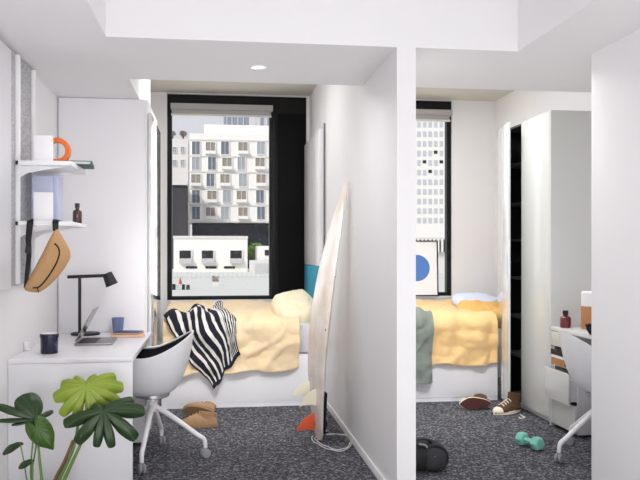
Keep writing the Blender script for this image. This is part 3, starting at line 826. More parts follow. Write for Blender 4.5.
for i in range(46):
    t = i / 45; a = math.radians(150) + t * 2 * math.pi * 2.05
    rr = 0.135 - 0.030 * t + 0.012 * math.sin(3 * a)
    pts.append(Vector((c0.x + rr * math.cos(a) * 1.02 + 0.01 * t, c0.y - 0.01 + rr * math.sin(a) * 1.9 - 0.02 * t, 0.006 + 0.004 * (i % 3 == 0) + 0.005 * (t > 0.5))))
pts += [Vector((c0.x - 0.03, c0.y + 0.24, 0.012)), cuff + Vector((0.03, -0.03, 0.02))]
ls = thing('surf_leash', 'coiled white surf leash with a black cuff on the carpet', 'leash', (c0.x, c0.y, 0))
MB().tube(pts, 0.0034, 8, smooth=3).build('cord', M['white_cord'], ls, smooth=60)
ck = [(0.05 * math.cos(a), 0.05 * math.sin(a)) for a in [i / 24 * 2 * math.pi for i in range(24)]]
MB().tube([cuff + Vector((0.012 * math.sin(3 * math.atan2(y, x)), x * 0.9, 0.046 + y * 0.86)) for x, y in ck], 0.011, 8, closed=True, flat=(2.3, 0.45)).build('cuff', M['nylon'], ls, smooth=60)['label'] = 'black ankle cuff'

# ================================================================ WALL SHELVES AND WHAT STANDS ON THEM
tag(MB().box((XL + 0.002, 3.30, 1.134), (-1.047, 4.198, 2.372), 0.004).build('wall_board', M['laminate']), 'white board on the side wall next to the grey felt panel', 'board')
tag(MB().box((XL + 0.002, 4.20, 1.142), (-1.063, 4.80, 2.39), 0.003).build('felt_panel', M['felt']), 'speckled grey felt panel behind the white shelf rails', 'panel')
for (yy, lab) in ((4.350, 'white vertical shelf rail running down the middle of the felt panel'), (4.712, 'white vertical shelf rail at the edge of the felt panel nearer the closet')):
    tag(MB().box((-1.0628, yy - 0.013, 1.15), (-1.040, yy + 0.013, 2.385), 0.004).build('shelf_rail', M['white_metal']), lab, 'rail', 'white shelf rails')
def shelf(label, z):
    r = thing('wall_shelf', label, 'shelf', (-0.9, 4.6, z - 0.026))
    MB().box((-1.0395, 4.30, z - 0.024), (-0.765, 4.82, z), 0.003).build('board', M['white_metal'], r)
    for yy in (4.350, 4.712):
        MB().prism([(-1.0395, yy, z - 0.025), (-0.80, yy, z - 0.025), (-0.86, yy, z - 0.034), (-1.00, yy, z - 0.062), (-1.0395, yy, z - 0.085)], (0, 0.006, 0), both=True).build('bracket', M['white_metal'], r)
    MB().box((-1.053, 4.301, z - 0.022), (-1.0405, 4.316, z - 0.002), 0.002).build('end_cap', M['black_plastic'], r)
    return r
Z1, Z2 = 1.812, 1.488
shelf('upper white wall shelf holding the orange ring', Z1)
shelf('lower white wall shelf holding the brown bottle and blue folder', Z2)
# white square boxes, thin stand with folded foot
def square(label, z, h):
    r = thing('bookend', label, 'bookend', (-0.923, 4.36, z))
    MB().box((-0.970, 4.345, z + 0.0005), (-0.868, 4.353, z + h), 0.002).build('plate', M['white_metal'], r)
    MB().box((-0.968, 4.3535, z + 0.0005), (-0.872, 4.44, z + 0.004), 0.001).build('foot', M['white_metal'], r)
square('white square bookend in front of the orange ring', Z1, 0.142)
square('white square bookend in front of the pale blue folder', Z2, 0.158)
c_ = Vector((-0.871, 4.47, Z1 + 0.0735))
rg = MB()
ring = []
for i in range(64):
    a = i / 64 * 2 * math.pi; d = Vector((math.cos(a), 0, math.sin(a)))
    ring.append([c_ + d * 0.073 + Vector((0, -0.02, 0)), c_ + d * 0.0735 + Vector((0, 0.02, 0)), c_ + d * 0.046 + Vector((0, 0.02, 0)), c_ + d * 0.046 + Vector((0, -0.02, 0))])
rg.loft(ring + [ring[0]], cap=False)
tag(rg.build('ring', M['orange'], bevel=0.003), 'orange ring standing upright on the upper wall shelf', 'ring')
b = thing('book', 'grey-green book lying over the edge of the upper wall shelf', 'book', (-0.80, 4.70, Z1 + 0.001))
T = Matrix.Translation((-0.782, 4.60, Z1 + 0.0015)) @ Matrix.Rotation(math.radians(6), 4, 'Z')
MB().box((-0.10, -0.13, 0), (0.085, 0.13, 0.003), 0.001, T).build('cover', M['green_book'], b)
MB().box((0.0765, -0.13, 0.0032), (0.085, 0.13, 0.017), 0.001, T).build('spine', M['green_book'], b)
MB().box((-0.094, -0.122, 0.0032), (0.076, 0.122, 0.017), 0.001, T).build('pages', M['paper'], b)
MB().box((-0.10, -0.13, 0.0172), (0.085, 0.13, 0.0205), 0.001, T).build('cover', M['green_book'], b)
f = thing('folder', 'pale blue folder standing on the lower wall shelf', 'folder', (-0.90, 4.6, Z2))
MB().box((-1.026, 4.56, Z2 + 0.001), (-0.912, 4.60, Z2 + 0.268), 0.003).build('cover', M['paleblue'], f)
MB().box((-0.911, 4.562, Z2 + 0.001), (-0.882, 4.70, Z2 + 0.266), 0.004).build('spine', M['paleblue'], f)
def bottle(label, x, y, z, rad, h, m_, neck=0.42):
    r = thing('bottle', label, 'bottle', (x, y, z))
    MB().lathe([(rad * 0.9, 0.001), (rad, 0.005), (rad, h * 0.56), (rad * 0.92, h * 0.62), (rad * neck, h * 0.70), (rad * neck, h * 0.77)], (x, y, z), 32).build('glass', m_, r)
    MB().lathe([(rad * 0.52, h * 0.772), (rad * 0.52, h * 0.99), (rad * 0.48, h)], (x, y, z), 28).build('cap', M['cap'], r)
    return r
bottle('small brown glass bottle with a black cap on the lower wall shelf', -0.795, 4.66, Z2, 0.0265, 0.118, M['amber'])

# tan bum bag hanging from the lower shelf
yb = 4.285
r = thing('bum_bag', 'tan bum bag hanging by its black strap from the lower wall shelf', 'bag', tuple(at_y(48, 262, yb)))
out = [(57, 229), (62, 236), (70.5, 253), (66.5, 265), (56, 279), (45, 289), (37, 292.5), (25, 290), (27, 282), (34, 269), (43, 252), (51, 236)]
cenp = Vector((48, 264))
def outline(t):
    n_ = len(out); f_ = t * n_; i = int(f_) % n_; s_ = f_ - int(f_)
    p0, p1, p2, p3 = [Vector(out[(i + k) % n_]) for k in (-1, 0, 1, 2)]
    return 0.5 * (2 * p1 + (p2 - p0) * s_ + (2 * p0 - 5 * p1 + 4 * p2 - p3) * s_ ** 2 + (3 * p1 - p0 - 3 * p2 + p3) * s_ ** 3)
mbg = MB()
for sgn, dep in ((-1, 0.050), (1, 0.022)):
    def fn(u, v):
        q = cenp + (outline(u % 1.0) - cenp) * v
        p_ = at_y(q.x, q.y, yb); p_.y += sgn * dep * (max(0.0, 1 - v ** 3)) ** 0.6 + 0.004 * fbm(q.x * 0.12, q.y * 0.12, 1.0) * (1 - v)
        return p_
    mbg.grid(fn, 60, 14)
mbg.build('pouch', M['tan_bag'], r, smooth=50)
def on_bag(px, py, lift=0.0):
    # depth of the pouch front at a photo position
    d = Vector((px, py)) - cenp; best = 1.0
    ang_ = math.atan2(d.y, d.x); bo = min(range(240), key=lambda k: abs(math.atan2(*( (outline(k / 240) - cenp).yx)) - ang_))
    v = min(0.98, d.length / (outline(bo / 240) - cenp).length)
    p_ = at_y(px, py, yb); p_.y -= 0.050 * (1 - v ** 3) ** 0.6 + lift
    return p_
zp = [(56, 243.5), (59.5, 247), (61, 253), (58.5, 262), (53.5, 271), (47, 280), (40.5, 286.5), (34, 287.5)]
MB().tube([on_bag(a, b_, 0.001) for a, b_ in zp], 0.0042, 8, smooth=4).build('zip', M['nylon'], r, smooth=60)['label'] = 'black zip'
MB().tube([on_bag(39, 288, 0.003), on_bag(39, 292, 0.004)], 0.003, 6).build('zip_pull', M['nylon'], r)
def strap(pts, w):
    return MB().tube(pts, w, 10, smooth=5, flat=(1.0, 0.12))
sx = lambda px, py, y: at_y(px, py, y)
MB().tube([sx(25.5, 288, yb), sx(27, 274, yb + 0.004), sx(29, 254, yb + 0.006), sx(28.5, 240, yb + 0.01), sx(29.5, 228, 4.288), Vector((sx(30, 224, 4.29).x, 4.291, Z2 - 0.012)), Vector((sx(30, 222, 4.29).x, 4.294, Z2 + 0.005)), Vector((-0.992, 4.42, Z2 + 0.005)), Vector((-0.925, 4.475, Z2 + 0.006)), Vector((-0.848, 4.42, Z2 + 0.005)), Vector((sx(56, 222, 4.29).x, 4.294, Z2 + 0.005)), Vector((sx(55.5, 224, 4.29).x, 4.291, Z2 - 0.012)), sx(55.5, 231, yb)],
    [0.009, 0.012, 0.013, 0.0145, 0.017, 0.017, 0.017, 0.0145, 0.0145, 0.017, 0.017, 0.017, 0.015], 10, smooth=5, flat=(1.0, 0.2)).build('strap', M['nylon'], r, smooth=60)['label'] = 'black webbing strap'
p_ = sx(28.3, 250, yb)
MB().obox(p_ + Vector((0, -0.004, 0)), (0.030, 0.010, 0.034), (0, 0.1, 0), 0.003).build('buckle', M['black_plastic'], r)

# ================================================================ ON THE DESK
zd = ZDESK + 0.0008
# lamp
lc = at_z(85.5, 334.6, zd); pol = at_d(79.5, 330, (lc.y * CT + lc.x * ST) ); pol = Vector((pol.x, lc.y + 0.01, zd))
r = thing('desk_lamp', 'black desk lamp with a straight arm standing by the closet', 'lamp', tuple(lc))
MB().lathe([(0.094, 0.0), (0.096, 0.003), (0.096, 0.011), (0.092, 0.014)], lc, 40).build('base', M['black_matte'], r)
zt = at_y(80, 277.2, pol.y).z
MB().tube([pol + Vector((0, 0, 0.012)), Vector((pol.x, pol.y, zt))], 0.0105, 14).build('pole', M['black_matte'], r)
a0, a1 = at_y(67.5, 277, pol.y), at_y(104, 275.6, pol.y)
MB().tube([a0, a1], 0.0115, 14).build('arm', M['black_matte'], r)
h0 = at_y(107.5, 274.5, pol.y); ax = (at_y(112.3, 285.5, pol.y) - h0).normalized()
sh = MB().lathe([(0.030, -0.010), (0.034, 0.0), (0.042, 0.080), (0.040, 0.080), (0.033, 0.004)], h0, 32, axis=ax, cap=False); sh.lathe([(0.030, -0.0105), (0.030, -0.0095)], h0, 32, axis=ax)
sh.build('shade', M['black_matte'], r)
MB().tube([at_y(100, 275.7, pol.y), h0 + ax * 0.012], 0.010, 12).build('joint', M['black_matte'], r)
# laptop
r = thing('laptop', 'open grey laptop on the desk with its lid tilted forward', 'laptop', (-0.76, 5.0, zd))
A = at_z(72.5, 346.3, zd); B = at_z(84.5, 336.8, zd); C_ = at_z(117.5, 336.8, zd); D_ = at_z(108, 346.3, zd)
ux = Vector((0.225, 0.0, 0)); O = Vector((-0.845, 4.84, zd + 0.0005)); uy = Vector((0.0, 0.32, 0))
R = Matrix.Rotation(math.radians(1.5), 4, 'Z'); T = Matrix.Translation(O) @ R
MB().box((0, 0, 0), (0.225, 0.32, 0.013), 0.004, T).build('base', M['alu'], r)
MB().box((0.02, 0.025, 0.0132), (0.125, 0.295, 0.0145), 0, T).build('keyboard', M['keys'], r)
MB().box((0.140, 0.105, 0.0132), (0.212, 0.215, 0.0138), 0, T).build('trackpad', M['alu'], r)
Tl = T @ Matrix.Translation((0.006, 0, 0.016)) @ Matrix.Rotation(math.radians(-62), 4, 'Y')
ld = MB().box((0.004, 0, 0), (0.222, 0.32, 0.006), 0.002, Tl).build('lid', M['alu'], r)
MB().box((0.012, 0.008, -0.001), (0.214, 0.312, -0.0002), 0, Tl).build('screen', M['screen'], ld)
# cup
c_ = at_z(118, 333.2, zd)
r = thing('cup', 'slate blue cup on the desk beside the notebooks', 'cup', tuple(c_))
MB().lathe([(0.030, 0.0), (0.033, 0.002), (0.043, 0.108), (0.041, 0.108), (0.031, 0.006), (0.002, 0.006)], c_, 36, cap=True).build('body', M['cupblue'], r)
# lidded navy pot
c_ = at_z(49.3, 353.2, zd)
r = thing('candle_jar', 'round navy lidded jar near the end of the long desk', 'jar', tuple(c_))
MB().lathe([(0.044, 0.0), (0.0465, 0.003), (0.0475, 0.088), (0.046, 0.0885)], c_, 40).build('body', M['navy'], r)
MB().lathe([(0.047, 0.089), (0.051, 0.090), (0.051, 0.108), (0.048, 0.111), (0.046, 0.111)], c_, 40).build('lid', M['navy'], r)
MB().lathe([(0.044, 0.1112), (0.044, 0.1122)], c_, 40).build('lid_top', M['paper'], r)
# notebooks
n0 = at_z(132, 334.8, zd)
def notebook(label, c, sx_, sy_, rot, m_, z, t=0.012):
    b = thing('notebook', label, 'notebook', (c.x, c.y, z))
    T = Matrix.Translation((c.x, c.y, z)) @ Matrix.Rotation(rot, 4, 'Z')
    MB().box((-sx_ / 2, -sy_ / 2, 0), (sx_ / 2, sy_ / 2, t * 0.25), 0.001, T).build('cover', m_, b)
    MB().box((-sx_ / 2 + 0.004, -sy_ / 2 + 0.004, t * 0.26), (sx_ / 2 - 0.004, sy_ / 2 - 0.004, t * 0.74), 0, T).build('pages', M['paper'], b)
    MB().box((-sx_ / 2, -sy_ / 2, t * 0.75), (sx_ / 2, sy_ / 2, t), 0.001, T).build('cover', m_, b)
notebook('peach notebook lying under the dark blue one by the cup', Vector((-0.585, 5.36, 0)), 0.22, 0.24, math.radians(8), M['peach'], zd)
notebook('dark blue notebook lying on the peach one by the cup', Vector((-0.585, 5.40, 0)), 0.17, 0.16, math.radians(-10), M['darkblue'], zd + 0.0125, 0.011)
tag(MB().obox((-1.073, 4.66, zd + 0.026), (0.028, 0.06, 0.052), (0, 0, 0), 0.006).build('socket_block', M['white_plastic']), 'small white block on the desk against the side wall', 'socket')

# ================================================================ ON AND UNDER THE SECOND DESK
zr = ZDESK + 0.0008
c_ = at_z(565.5, 327.6, zr)
bottle('wine red glass bottle with a dark cap standing on the white desk', c_.x, c_.y, zr, 0.040, 0.128, M['wine'], 0.45)
c_ = at_z(591, 329, zr)
r = thing('canister', 'oak canister with a white lid on the desk behind the navy bowl', 'canister', tuple(c_))
MB().lathe([(0.068, 0.0), (0.070, 0.004), (0.070, 0.165), (0.068, 0.168)], c_, 40).build('body', M['wood'], r)
MB().lathe([(0.068, 0.169), (0.069, 0.173), (0.069, 0.268), (0.060, 0.276)], c_, 40).build('lid', M['paper'], r)['label'] = 'white lid'
c_ = at_z(594, 335, zr)
r = thing('bowl', 'navy bowl on the desk in front of the oak canister', 'bowl', tuple(c_))
MB().lathe([(0.026, 0.0), (0.030, 0.003), (0.052, 0.04), (0.062, 0.072), (0.059, 0.072), (0.048, 0.042), (0.026, 0.009), (0.002, 0.008)], c_, 40).build('body', M['navy'], r)
# things in the open compartment of the drawer unit
r = thing('tray', 'black tray lying in the open compartment of the drawer unit', 'tray', (2.60, 5.45, 0.545))
MB().box((2.515, 5.36, 0.552), (2.80, 5.565, 0.557)).build('bottom', M['tray'], r)
MB().box((2.515, 5.36, 0.557), (2.523, 5.565, 0.592), 0.002).build('front', M['tray'], r)
MB().box((2.523, 5.36, 0.557), (2.80, 5.368, 0.592), 0.002).build('side', M['tray'], r)
r = thing('wooden_box', 'small oak box under the black tray in the drawer unit', 'box', (2.63, 5.45, 0.479))
MB().box((2.518, 5.35, 0.4786), (2.75, 5.56, 0.53), 0.003).build('body', M['wood'], r)
MB().box((2.516, 5.348, 0.5305), (2.752, 5.562, 0.55), 0.003).build('lid', M['paper'], r)

# ================================================================ ON THE CARPET
def lathe_dumbbell():
    a = at_z(521.5, 439, 0.042); b = at_z(538, 444.5, 0.042)
    d = (b - a); d.z = 0; d.normalize(); c_ = (a + b) / 2; c_.z = 0.0475
    r = thing('dumbbell', 'mint green dumbbell on the carpet near the desk chair', 'dumbbell', (c_.x, c_.y, 0))
    side = Vector((-d.y, d.x, 0)); up = Vector((0, 0, 1))
    for s_ in (-1, 1):
        rings = []
        for x, k in ((0.044, 0.72), (0.051, 0.95), (0.062, 1.0), (0.090, 1.0), (0.102, 0.93), (0.108, 0.70)):
            rings.append([c_ + d * (x * s_) + (side * math.cos(t) + up * math.sin(t)) * 0.047 * k for t in [i / 6 * 2 * math.pi for i in range(6)]])
        MB().loft(rings).build('head', M['mint'], r, smooth=0, bevel=0.008)
    MB().tube([c_ - d * 0.05, c_ - d * 0.02, c_ + d * 0.02, c_ + d * 0.05], [0.015, 0.0175, 0.0175, 0.015], 14, smooth=3).build('handle', M['mint'], r)
lathe_dumbbell()

def shoe(name, label, group, loc, head, roll, m_up, m_sole, m_rub, high, pitch=0.0, L=0.28, lift=0.0, laces=True, cap=True):
    """a shoe with its toe along +x; roll lays it on its side"""
    from mathutils import Euler
    base = Vector(loc)
    r = thing(name, label, 'shoe', (base.x, base.y, 0), group)
    T = Matrix.Translation(base + Vector((0, 0, lift))) @ Matrix.Rotation(head, 4, 'Z') @ Matrix.Rotation(roll, 4, 'X') @ Matrix.Rotation(pitch, 4, 'Y')
    k = L / 0.28
    def half(x):       # half width of the sole along its length
        t = (x / k + 0.14) / 0.28
        return k * (0.030 + 0.020 * math.sin(min(1, max(0, t)) * math.pi * 0.95 - 0.35 + 0.3) ** 1 + 0.010 * math.exp(-((t - 0.72) / 0.2) ** 2)) * math.sqrt(max(0.0, 1 - abs(2 * t - 1) ** 7))
    def sole_ring(z, gr):
        out = []
        n_ = 48
        for i in range(n_):
            a = 2 * math.pi * i / n_; x = 0.14 * k * gr * math.cos(a); s_ = math.sin(a)
            out.append(T @ Vector((x, math.copysign(half(x / gr) * gr * abs(s_) ** 0.65, s_), z)))
        return out
    MB().loft([sole_ring(0.0, 0.97), sole_ring(0.004, 1.0)], True).build('outsole', m_sole, r)
    MB().loft([sole_ring(0.0042, 1.01), sole_ring(0.022 * k, 1.02), sole_ring(0.028 * k, 0.98)], True).build('midsole', m_rub, r)
    rings = []
    for t in [i / 22 for i in range(23)]:
        x = k * (0.135 - 0.272 * t)
        if t < 0.45: h = 0.048 + 0.045 * (t / 0.45) ** 1.3
        else: h = 0.093 - 0.012 * math.sin((t - 0.45) / 0.55 * math.pi)
        h *= k * math.sqrt(max(0.02, 1 - (abs(2 * t - 1)) ** 10))
        w = max(0.004, half(x) * 0.96) 
        ring = []
        for i in range(20):
            a = math.pi * i / 19
            ring.append(T @ Vector((x, w * math.copysign(abs(math.cos(a)) ** 0.7, math.cos(a)), 0.024 * k + (h - 0.024 * k) * math.sin(a) ** 0.8)))
        rings.append(ring)
    up = MB().loft(rings)
    # ankle shaft, open at the top
    zt = (0.150 if high else 0.098) * k
    def collar(z, g, off, inner=0.0):
        return [T @ Vector((k * (-0.072 + off) + (0.062 * k * g - inner) * math.cos(a), (0.037 * k * g - inner) * math.sin(a), z + 0.012 * k * math.cos(a))) for a in [i / 28 * 2 * math.pi for i in range(28)]]
    up.loft([collar(0.045 * k, 1.0, 0.006), collar(0.085 * k, 0.98, 0.006), collar(zt * 0.85, 0.93, 0.0), collar(zt, 0.98, -0.004), collar(zt, 0.98, -0.004, 0.005), collar(0.07 * k, 0.9, 0.0, 0.006)], True)
    up.build('upper', m_up, r, smooth=50)
    if cap:
        tc = []
        for t in [i / 8 for i in range(9)]:
            x = k * (0.139 - 0.05 * t); w = max(0.006, half(min(x, 0.136 * k)) * 1.0); h = k * (0.030 + 0.030 * math.sqrt(min(1, t * 1.0 + 0.02)))
            tc.append([T @ Vector((x, w * math.copysign(abs(math.cos(a)) ** 0.7, math.cos(a)), 0.022 * k + (h - 0.022 * k) * math.sin(a) ** 0.8)) for a in [math.pi * i / 15 for i in range(16)]])
        MB().loft(tc).build('toe_cap', m_rub, r, smooth=50)
    if laces:
        for j in range(4):
            t = j / 3; x = k * (0.062 - 0.070 * t); z = k * (0.075 + 0.030 * t)
            MB().tube([T @ Vector((x, -0.030 * k, z - 0.010)), T @ Vector((x - 0.004, 0, z + 0.006)), T @ Vector((x, 0.030 * k, z - 0.010))], 0.0042, 6, smooth=3).build('lace', M['lace'] if cap else m_up, r, smooth=60)
    return r
p1 = at_z(509, 413.5, 0.0)
shoe('sneaker', 'brown high-top sneaker with cream toe standing upright by the wardrobe', 'brown high-top sneakers', (p1.x - 0.015, p1.y - 0.0, 0.001), math.radians(204), 0, M['canvas_brown'], M['canvas_maroon'], M['cream_rubber'], True, L=0.30)
p1 = at_z(476, 410.5, 0.0)
shoe('sneaker', 'brown sneaker lying on its side showing its maroon sole', 'brown high-top sneakers', (p1.x, p1.y + 0.0, 0.001), math.radians(176), math.radians(80), M['canvas_brown'], M['canvas_maroon'], M['cream_rubber'], True, L=0.27, lift=0.054)
tag(MB().tube([at_z(520, 414, 0.006), at_z(522, 416, 0.006), at_z(525, 417.5, 0.006), at_z(521.5, 418.5, 0.006), at_z(519, 417.5, 0.006)], 0.0045, 6, smooth=4).build('shoelace', M['lace'], smooth=60), 'loose cream shoelace on the carpet beside the standing sneaker', 'shoelace')
p1 = at_z(198, 427.5, 0.0)
shoe('boot', 'brown suede ankle boot lying nearest the white chair', 'brown suede ankle boots', (p1.x, p1.y + 0.02, 0.001), math.radians(172), 0, M['suede'], M['crepe'], M['crepe'], False, L=0.30, cap=False)
p1 = at_z(200, 418.0, 0.0)
shoe('boot', 'brown suede ankle boot tipped over behind the other one', 'brown suede ankle boots', (p1.x - 0.02, p1.y + 0.0, 0.001), math.radians(158), math.radians(62), M['suede'], M['crepe'], M['crepe'], False, L=0.27, lift=0.047, cap=False)

# black backpack beside the partition end
c_ = at_z(427, 471, 0.0)
r = thing('backpack', 'black backpack lying on the carpet beside the partition', 'backpack', (c_.x - 0.02, c_.y + 0.08, 0))
bc = Vector((c_.x - 0.03, c_.y + 0.10, 0.0))
def blob(mb, c, s, rot=0.0, flat_z=True, e=2.6, nz=0.012):
    Rz = Matrix.Rotation(rot, 3, 'Z')
    def fn(u, v):
        th, ph = u * 2 * math.pi, (v - 0.5) * math.pi
        pw = lambda x: math.copysign(abs(x) ** (2 / e), x)
        d = Vector((pw(math.cos(ph)) * pw(math.cos(th)) * s[0], pw(math.cos(ph)) * pw(math.sin(th)) * s[1], pw(math.sin(ph)) * s[2]))
        d *= 1 + nz * 4 * fbm(d.x * 9 + c[0], d.y * 9, d.z * 9)
        p_ = Vector(c) + Rz @ d
        p_.z = max(0.002, p_.z); return p_
    return mb.grid(fn, 48, 28, uv=False)
blob(MB(), (bc.x, bc.y, 0.080), (0.165, 0.145, 0.086), 0.3).build('body', M['nylon'], r, smooth=60)
fp = Vector((bc.x + 0.07, bc.y - 0.075, 0.078))
blob(MB(), fp, (0.085, 0.085, 0.078), 0.4).build('front_pocket', M['grey_nylon'], r, smooth=60)
MB().tube([fp + Vector((0.088 * math.cos(a) * 0.92, -0.045, 0.082 * math.sin(a) * 0.92 + 0.002)) for a in [math.radians(d_) for d_ in range(-50, 231, 14)]], 0.010, 8, smooth=3).build('piping', M['nylon'], r, smooth=60)
MB().tube([bc + Vector((-0.06, -0.08, 0.165)), bc + Vector((0.0, -0.09, 0.19)), bc + Vector((0.05, -0.07, 0.178)), bc + Vector((0.07, -0.03, 0.165))], 0.010, 8, smooth=4, flat=(1.2, 0.5)).build('grab_handle', M['nylon'], r, smooth=60)
MB().obox(fp + Vector((0.0, -0.083, 0.02)), (0.022, 0.004, 0.012), (0.1, 0, 0.3), 0.001).build('tag', M['paper'], r)['label'] = 'small white tag'
MB().tube([bc + Vector((-0.02, -0.10, 0.165)), bc + Vector((0.015, -0.11, 0.16)), bc + Vector((0.03, -0.12, 0.145))], 0.012, 8, smooth=4, flat=(1.2, 0.4)).build('strap_end', M['rubber'], r, smooth=60)['label'] = 'pale grey strap end'

# ================================================================ MONSTERA
pd = 3.66
pc = at_d(45, 500, pd); pc.z = 0.0
r = thing('monstera_plant', 'potted monstera with split leaves in front of the white desk', 'plant', (pc.x, pc.y, 0))
MB().lathe([(0.085, 0.0), (0.092, 0.004), (0.118, 0.175), (0.120, 0.19), (0.113, 0.19), (0.110, 0.165)], pc, 40, cap=False).lathe([(0.002, 0.001), (0.09, 0.001)], pc, 40, cap=False).build('pot', M['pot'], r)
MB().lathe([(0.002, 0.172), (0.06, 0.170), (0.1095, 0.166)], pc, 32, cap=False).build('soil', M['soil'], r)
def leaf(name, m_, org, axis, normal, L, width=1.0, slits=(), droop=0.25, cup=0.3, label=None, twist=0.12, lobes=None, base_r=0.30):
    X = Vector(axis).normalized(); Z = Vector(normal); Z = (Z - X * Z.dot(X)).normalized(); Y = Z.cross(X)
    def rad(th):
        c = math.cos(th)
        if lobes:
            best = base_r if abs(th) < 2.6 else base_r * (1 - 0.7 * (abs(th) - 2.6) / 0.54)
            for (a, hw, rr_) in lobes:
                d = abs(th - math.radians(a)) / math.radians(hw)
                if d < 1: best = max(best, base_r + (rr_ - base_r) * (1 - d ** 2.2) ** 0.62 * (1 - 0.10 * math.cos(d * 9) * d))
            return best
        # heart outline: pointed tip, round shoulders, notch at the stalk
        q = abs(th) / math.pi
        rr = (1.0 - 0.42 * math.sin(min(1, q * 1.6) * math.pi / 2) ** 0.9) * (1 - 0.9 * max(0, (q - 0.86) / 0.14) ** 1.5)
        rr *= 1 + 0.10 * math.exp(-((q) / 0.06) ** 2)
        for (a, wd, dp) in slits:
            d = (th - a) / wd
            if abs(d) < 1: rr *= 1 - dp * (1 - abs(d) ** 1.6)
        return rr
    def fn(u, v):
        th = (u * 2 - 1) * math.pi; rr = rad(th) * v * L
        th = th * (1 - twist * v * v * (1 - abs(th) / math.pi) * 1.6)
        x = rr * math.cos(th); y = rr * math.sin(th) * width
        lob = -abs(math.sin(th * 6.5)) * 0.035 * v * L - 0.16 * L * v ** 4
        z = -droop * (x * abs(x)) / L * (1 if x > 0 else -0.6) - cup * (y * y) / L + 0.05 * abs(y) + lob
        return Vector(org) + X * x + Y * y + Z * z
    mb = MB().grid(fn, 300, 12, 0.0012)
    o = mb.build(name, m_, r, smooth=70)
    if label: o['label'] = label
    return o
rad_ = math.radians
SL = [(s_ * rad_(a), rad_(w), d) for s_ in (1, -1) for a, w, d in ((26, 8, 0.60), (54, 9, 0.66), (84, 9, 0.62), (114, 8, 0.45))]
SLa = [(rad_(16), rad_(8), 0.62), (rad_(50), rad_(12), 0.74), (rad_(90), rad_(13), 0.70), (rad_(-24), rad_(9), 0.66), (rad_(-60), rad_(13), 0.74), (rad_(-102), rad_(13), 0.68)]
camv = lambda p_: (Vector((0, 0, CAM_H)) - p_).normalized()
def stalk(pts, r0, r1, m_):
    n_ = len(pts)
    MB().tube(pts, [r0 + (r1 - r0) * i / (n_ - 1) for i in range(n_)], 10, smooth=6).build('stalk', m_, r, smooth=60)
RIGHT = Vector((CT, -ST, 0)); UP = Vector((0, 0, 1))
base = lambda dx, dy: Vector((pc.x + dx, pc.y + dy, 0.165))
# light leaf at the back
L_LIGHT = [(-112, 20, 0.66), (-86, 22, 0.86), (-52, 17, 0.94), (-25, 14, 1.0), (116, 18, 0.84), (96, 19, 1.0), (71, 14, 1.04), (47, 14, 0.84), (16, 22, 0.9)]
o1 = at_d(86, 386, pd + 0.06)
leaf('leaf', M['leaf_light'], o1, RIGHT * 0.05 - UP * 1.0 + camv(o1) * 0.35, camv(o1) * 1.0 + UP * 0.55, 0.180, 1.0, (), 0.10, 0.30, 'pale green young leaf', lobes=L_LIGHT, base_r=0.42)
stalk([base(0.03, 0.03), at_d(60, 478, pd + 0.04), at_d(74, 446, pd + 0.08), at_d(80, 412, pd + 0.11), o1 + Vector((0, 0.004, 0.001))], 0.010, 0.005, M['stem'])
# dark leaf in front
L_DARK = [(118, 17, 0.80), (98, 20, 1.02), (54, 19, 1.05), (12, 17, 0.90), (-18, 16, 0.86), (-54, 19, 0.96), (-91, 17, 1.0)]
o2 = at_d(103.5, 411, pd - 0.02)
leaf('leaf', M['leaf_dark'], o2, RIGHT * 0.05 - UP * 1.0 + camv(o2) * 0.40, camv(o2) * 1.0 + UP * 0.50 - RIGHT * 0.05, 0.188, 1.0, (), 0.10, 0.28, 'dark green leaf with deep splits', lobes=L_DARK, base_r=0.33)
stalk([base(0.045, 0.0), at_d(65, 478, pd), at_d(77, 452, pd), at_d(91, 424, pd + 0.02), o2 + Vector((0, 0.003, 0.001))], 0.010, 0.005, M['stem'])
stalk([base(0.02, 0.045), at_d(55, 480, pd + 0.05), at_d(65, 460, pd + 0.06), at_d(73, 440, pd + 0.08)], 0.010, 0.006, M['stem_red'])
# leaf seen from its edge
L_EDGE = [(-22, 66, 0.74), (32, 14, 1.0), (58, 7, 0.92), (72, 6, 0.60), (-118, 11, 0.56)]
o3 = at_d(36, 419, pd + 0.02)
leaf('leaf', M['leaf_dark'], o3, -RIGHT * 0.64 + UP * 0.76 + camv(o3) * 0.25, camv(o3) * 1.0 + UP * 0.35, 0.172, 1.0, (), 0.30, 0.25, 'dark green leaf seen from its edge', lobes=L_EDGE, base_r=0.24)
stalk([base(-0.03, 0.03), at_d(31, 478, pd + 0.03), at_d(33, 440, pd + 0.03), o3 + Vector((0, 0.003, 0.0))], 0.005, 0.003, M['stem'])
# heart leaf below it
o4 = at_d(37.0, 428.5, pd - 0.02)
leaf('leaf', M['leaf_mid'], o4, RIGHT * 0.60 - UP * 0.85 + camv(o4) * 0.1, camv(o4) * 1.0 + UP * 0.25 - RIGHT * 0.35, 0.112, 0.85, (), 0.15, 0.7, 'small unsplit heart-shaped leaf')
stalk([base(0.0, -0.02), at_d(41.5, 478, pd - 0.01), at_d(38.5, 448, pd + 0.01), o4 + Vector((0, 0.002, 0))], 0.009, 0.004, M['stem'])
stalk([base(-0.01, 0.05), at_d(32, 478, pd + 0.05), at_d(36, 446, pd + 0.05), at_d(36, 424, pd + 0.03)], 0.005, 0.003, M['stem'])
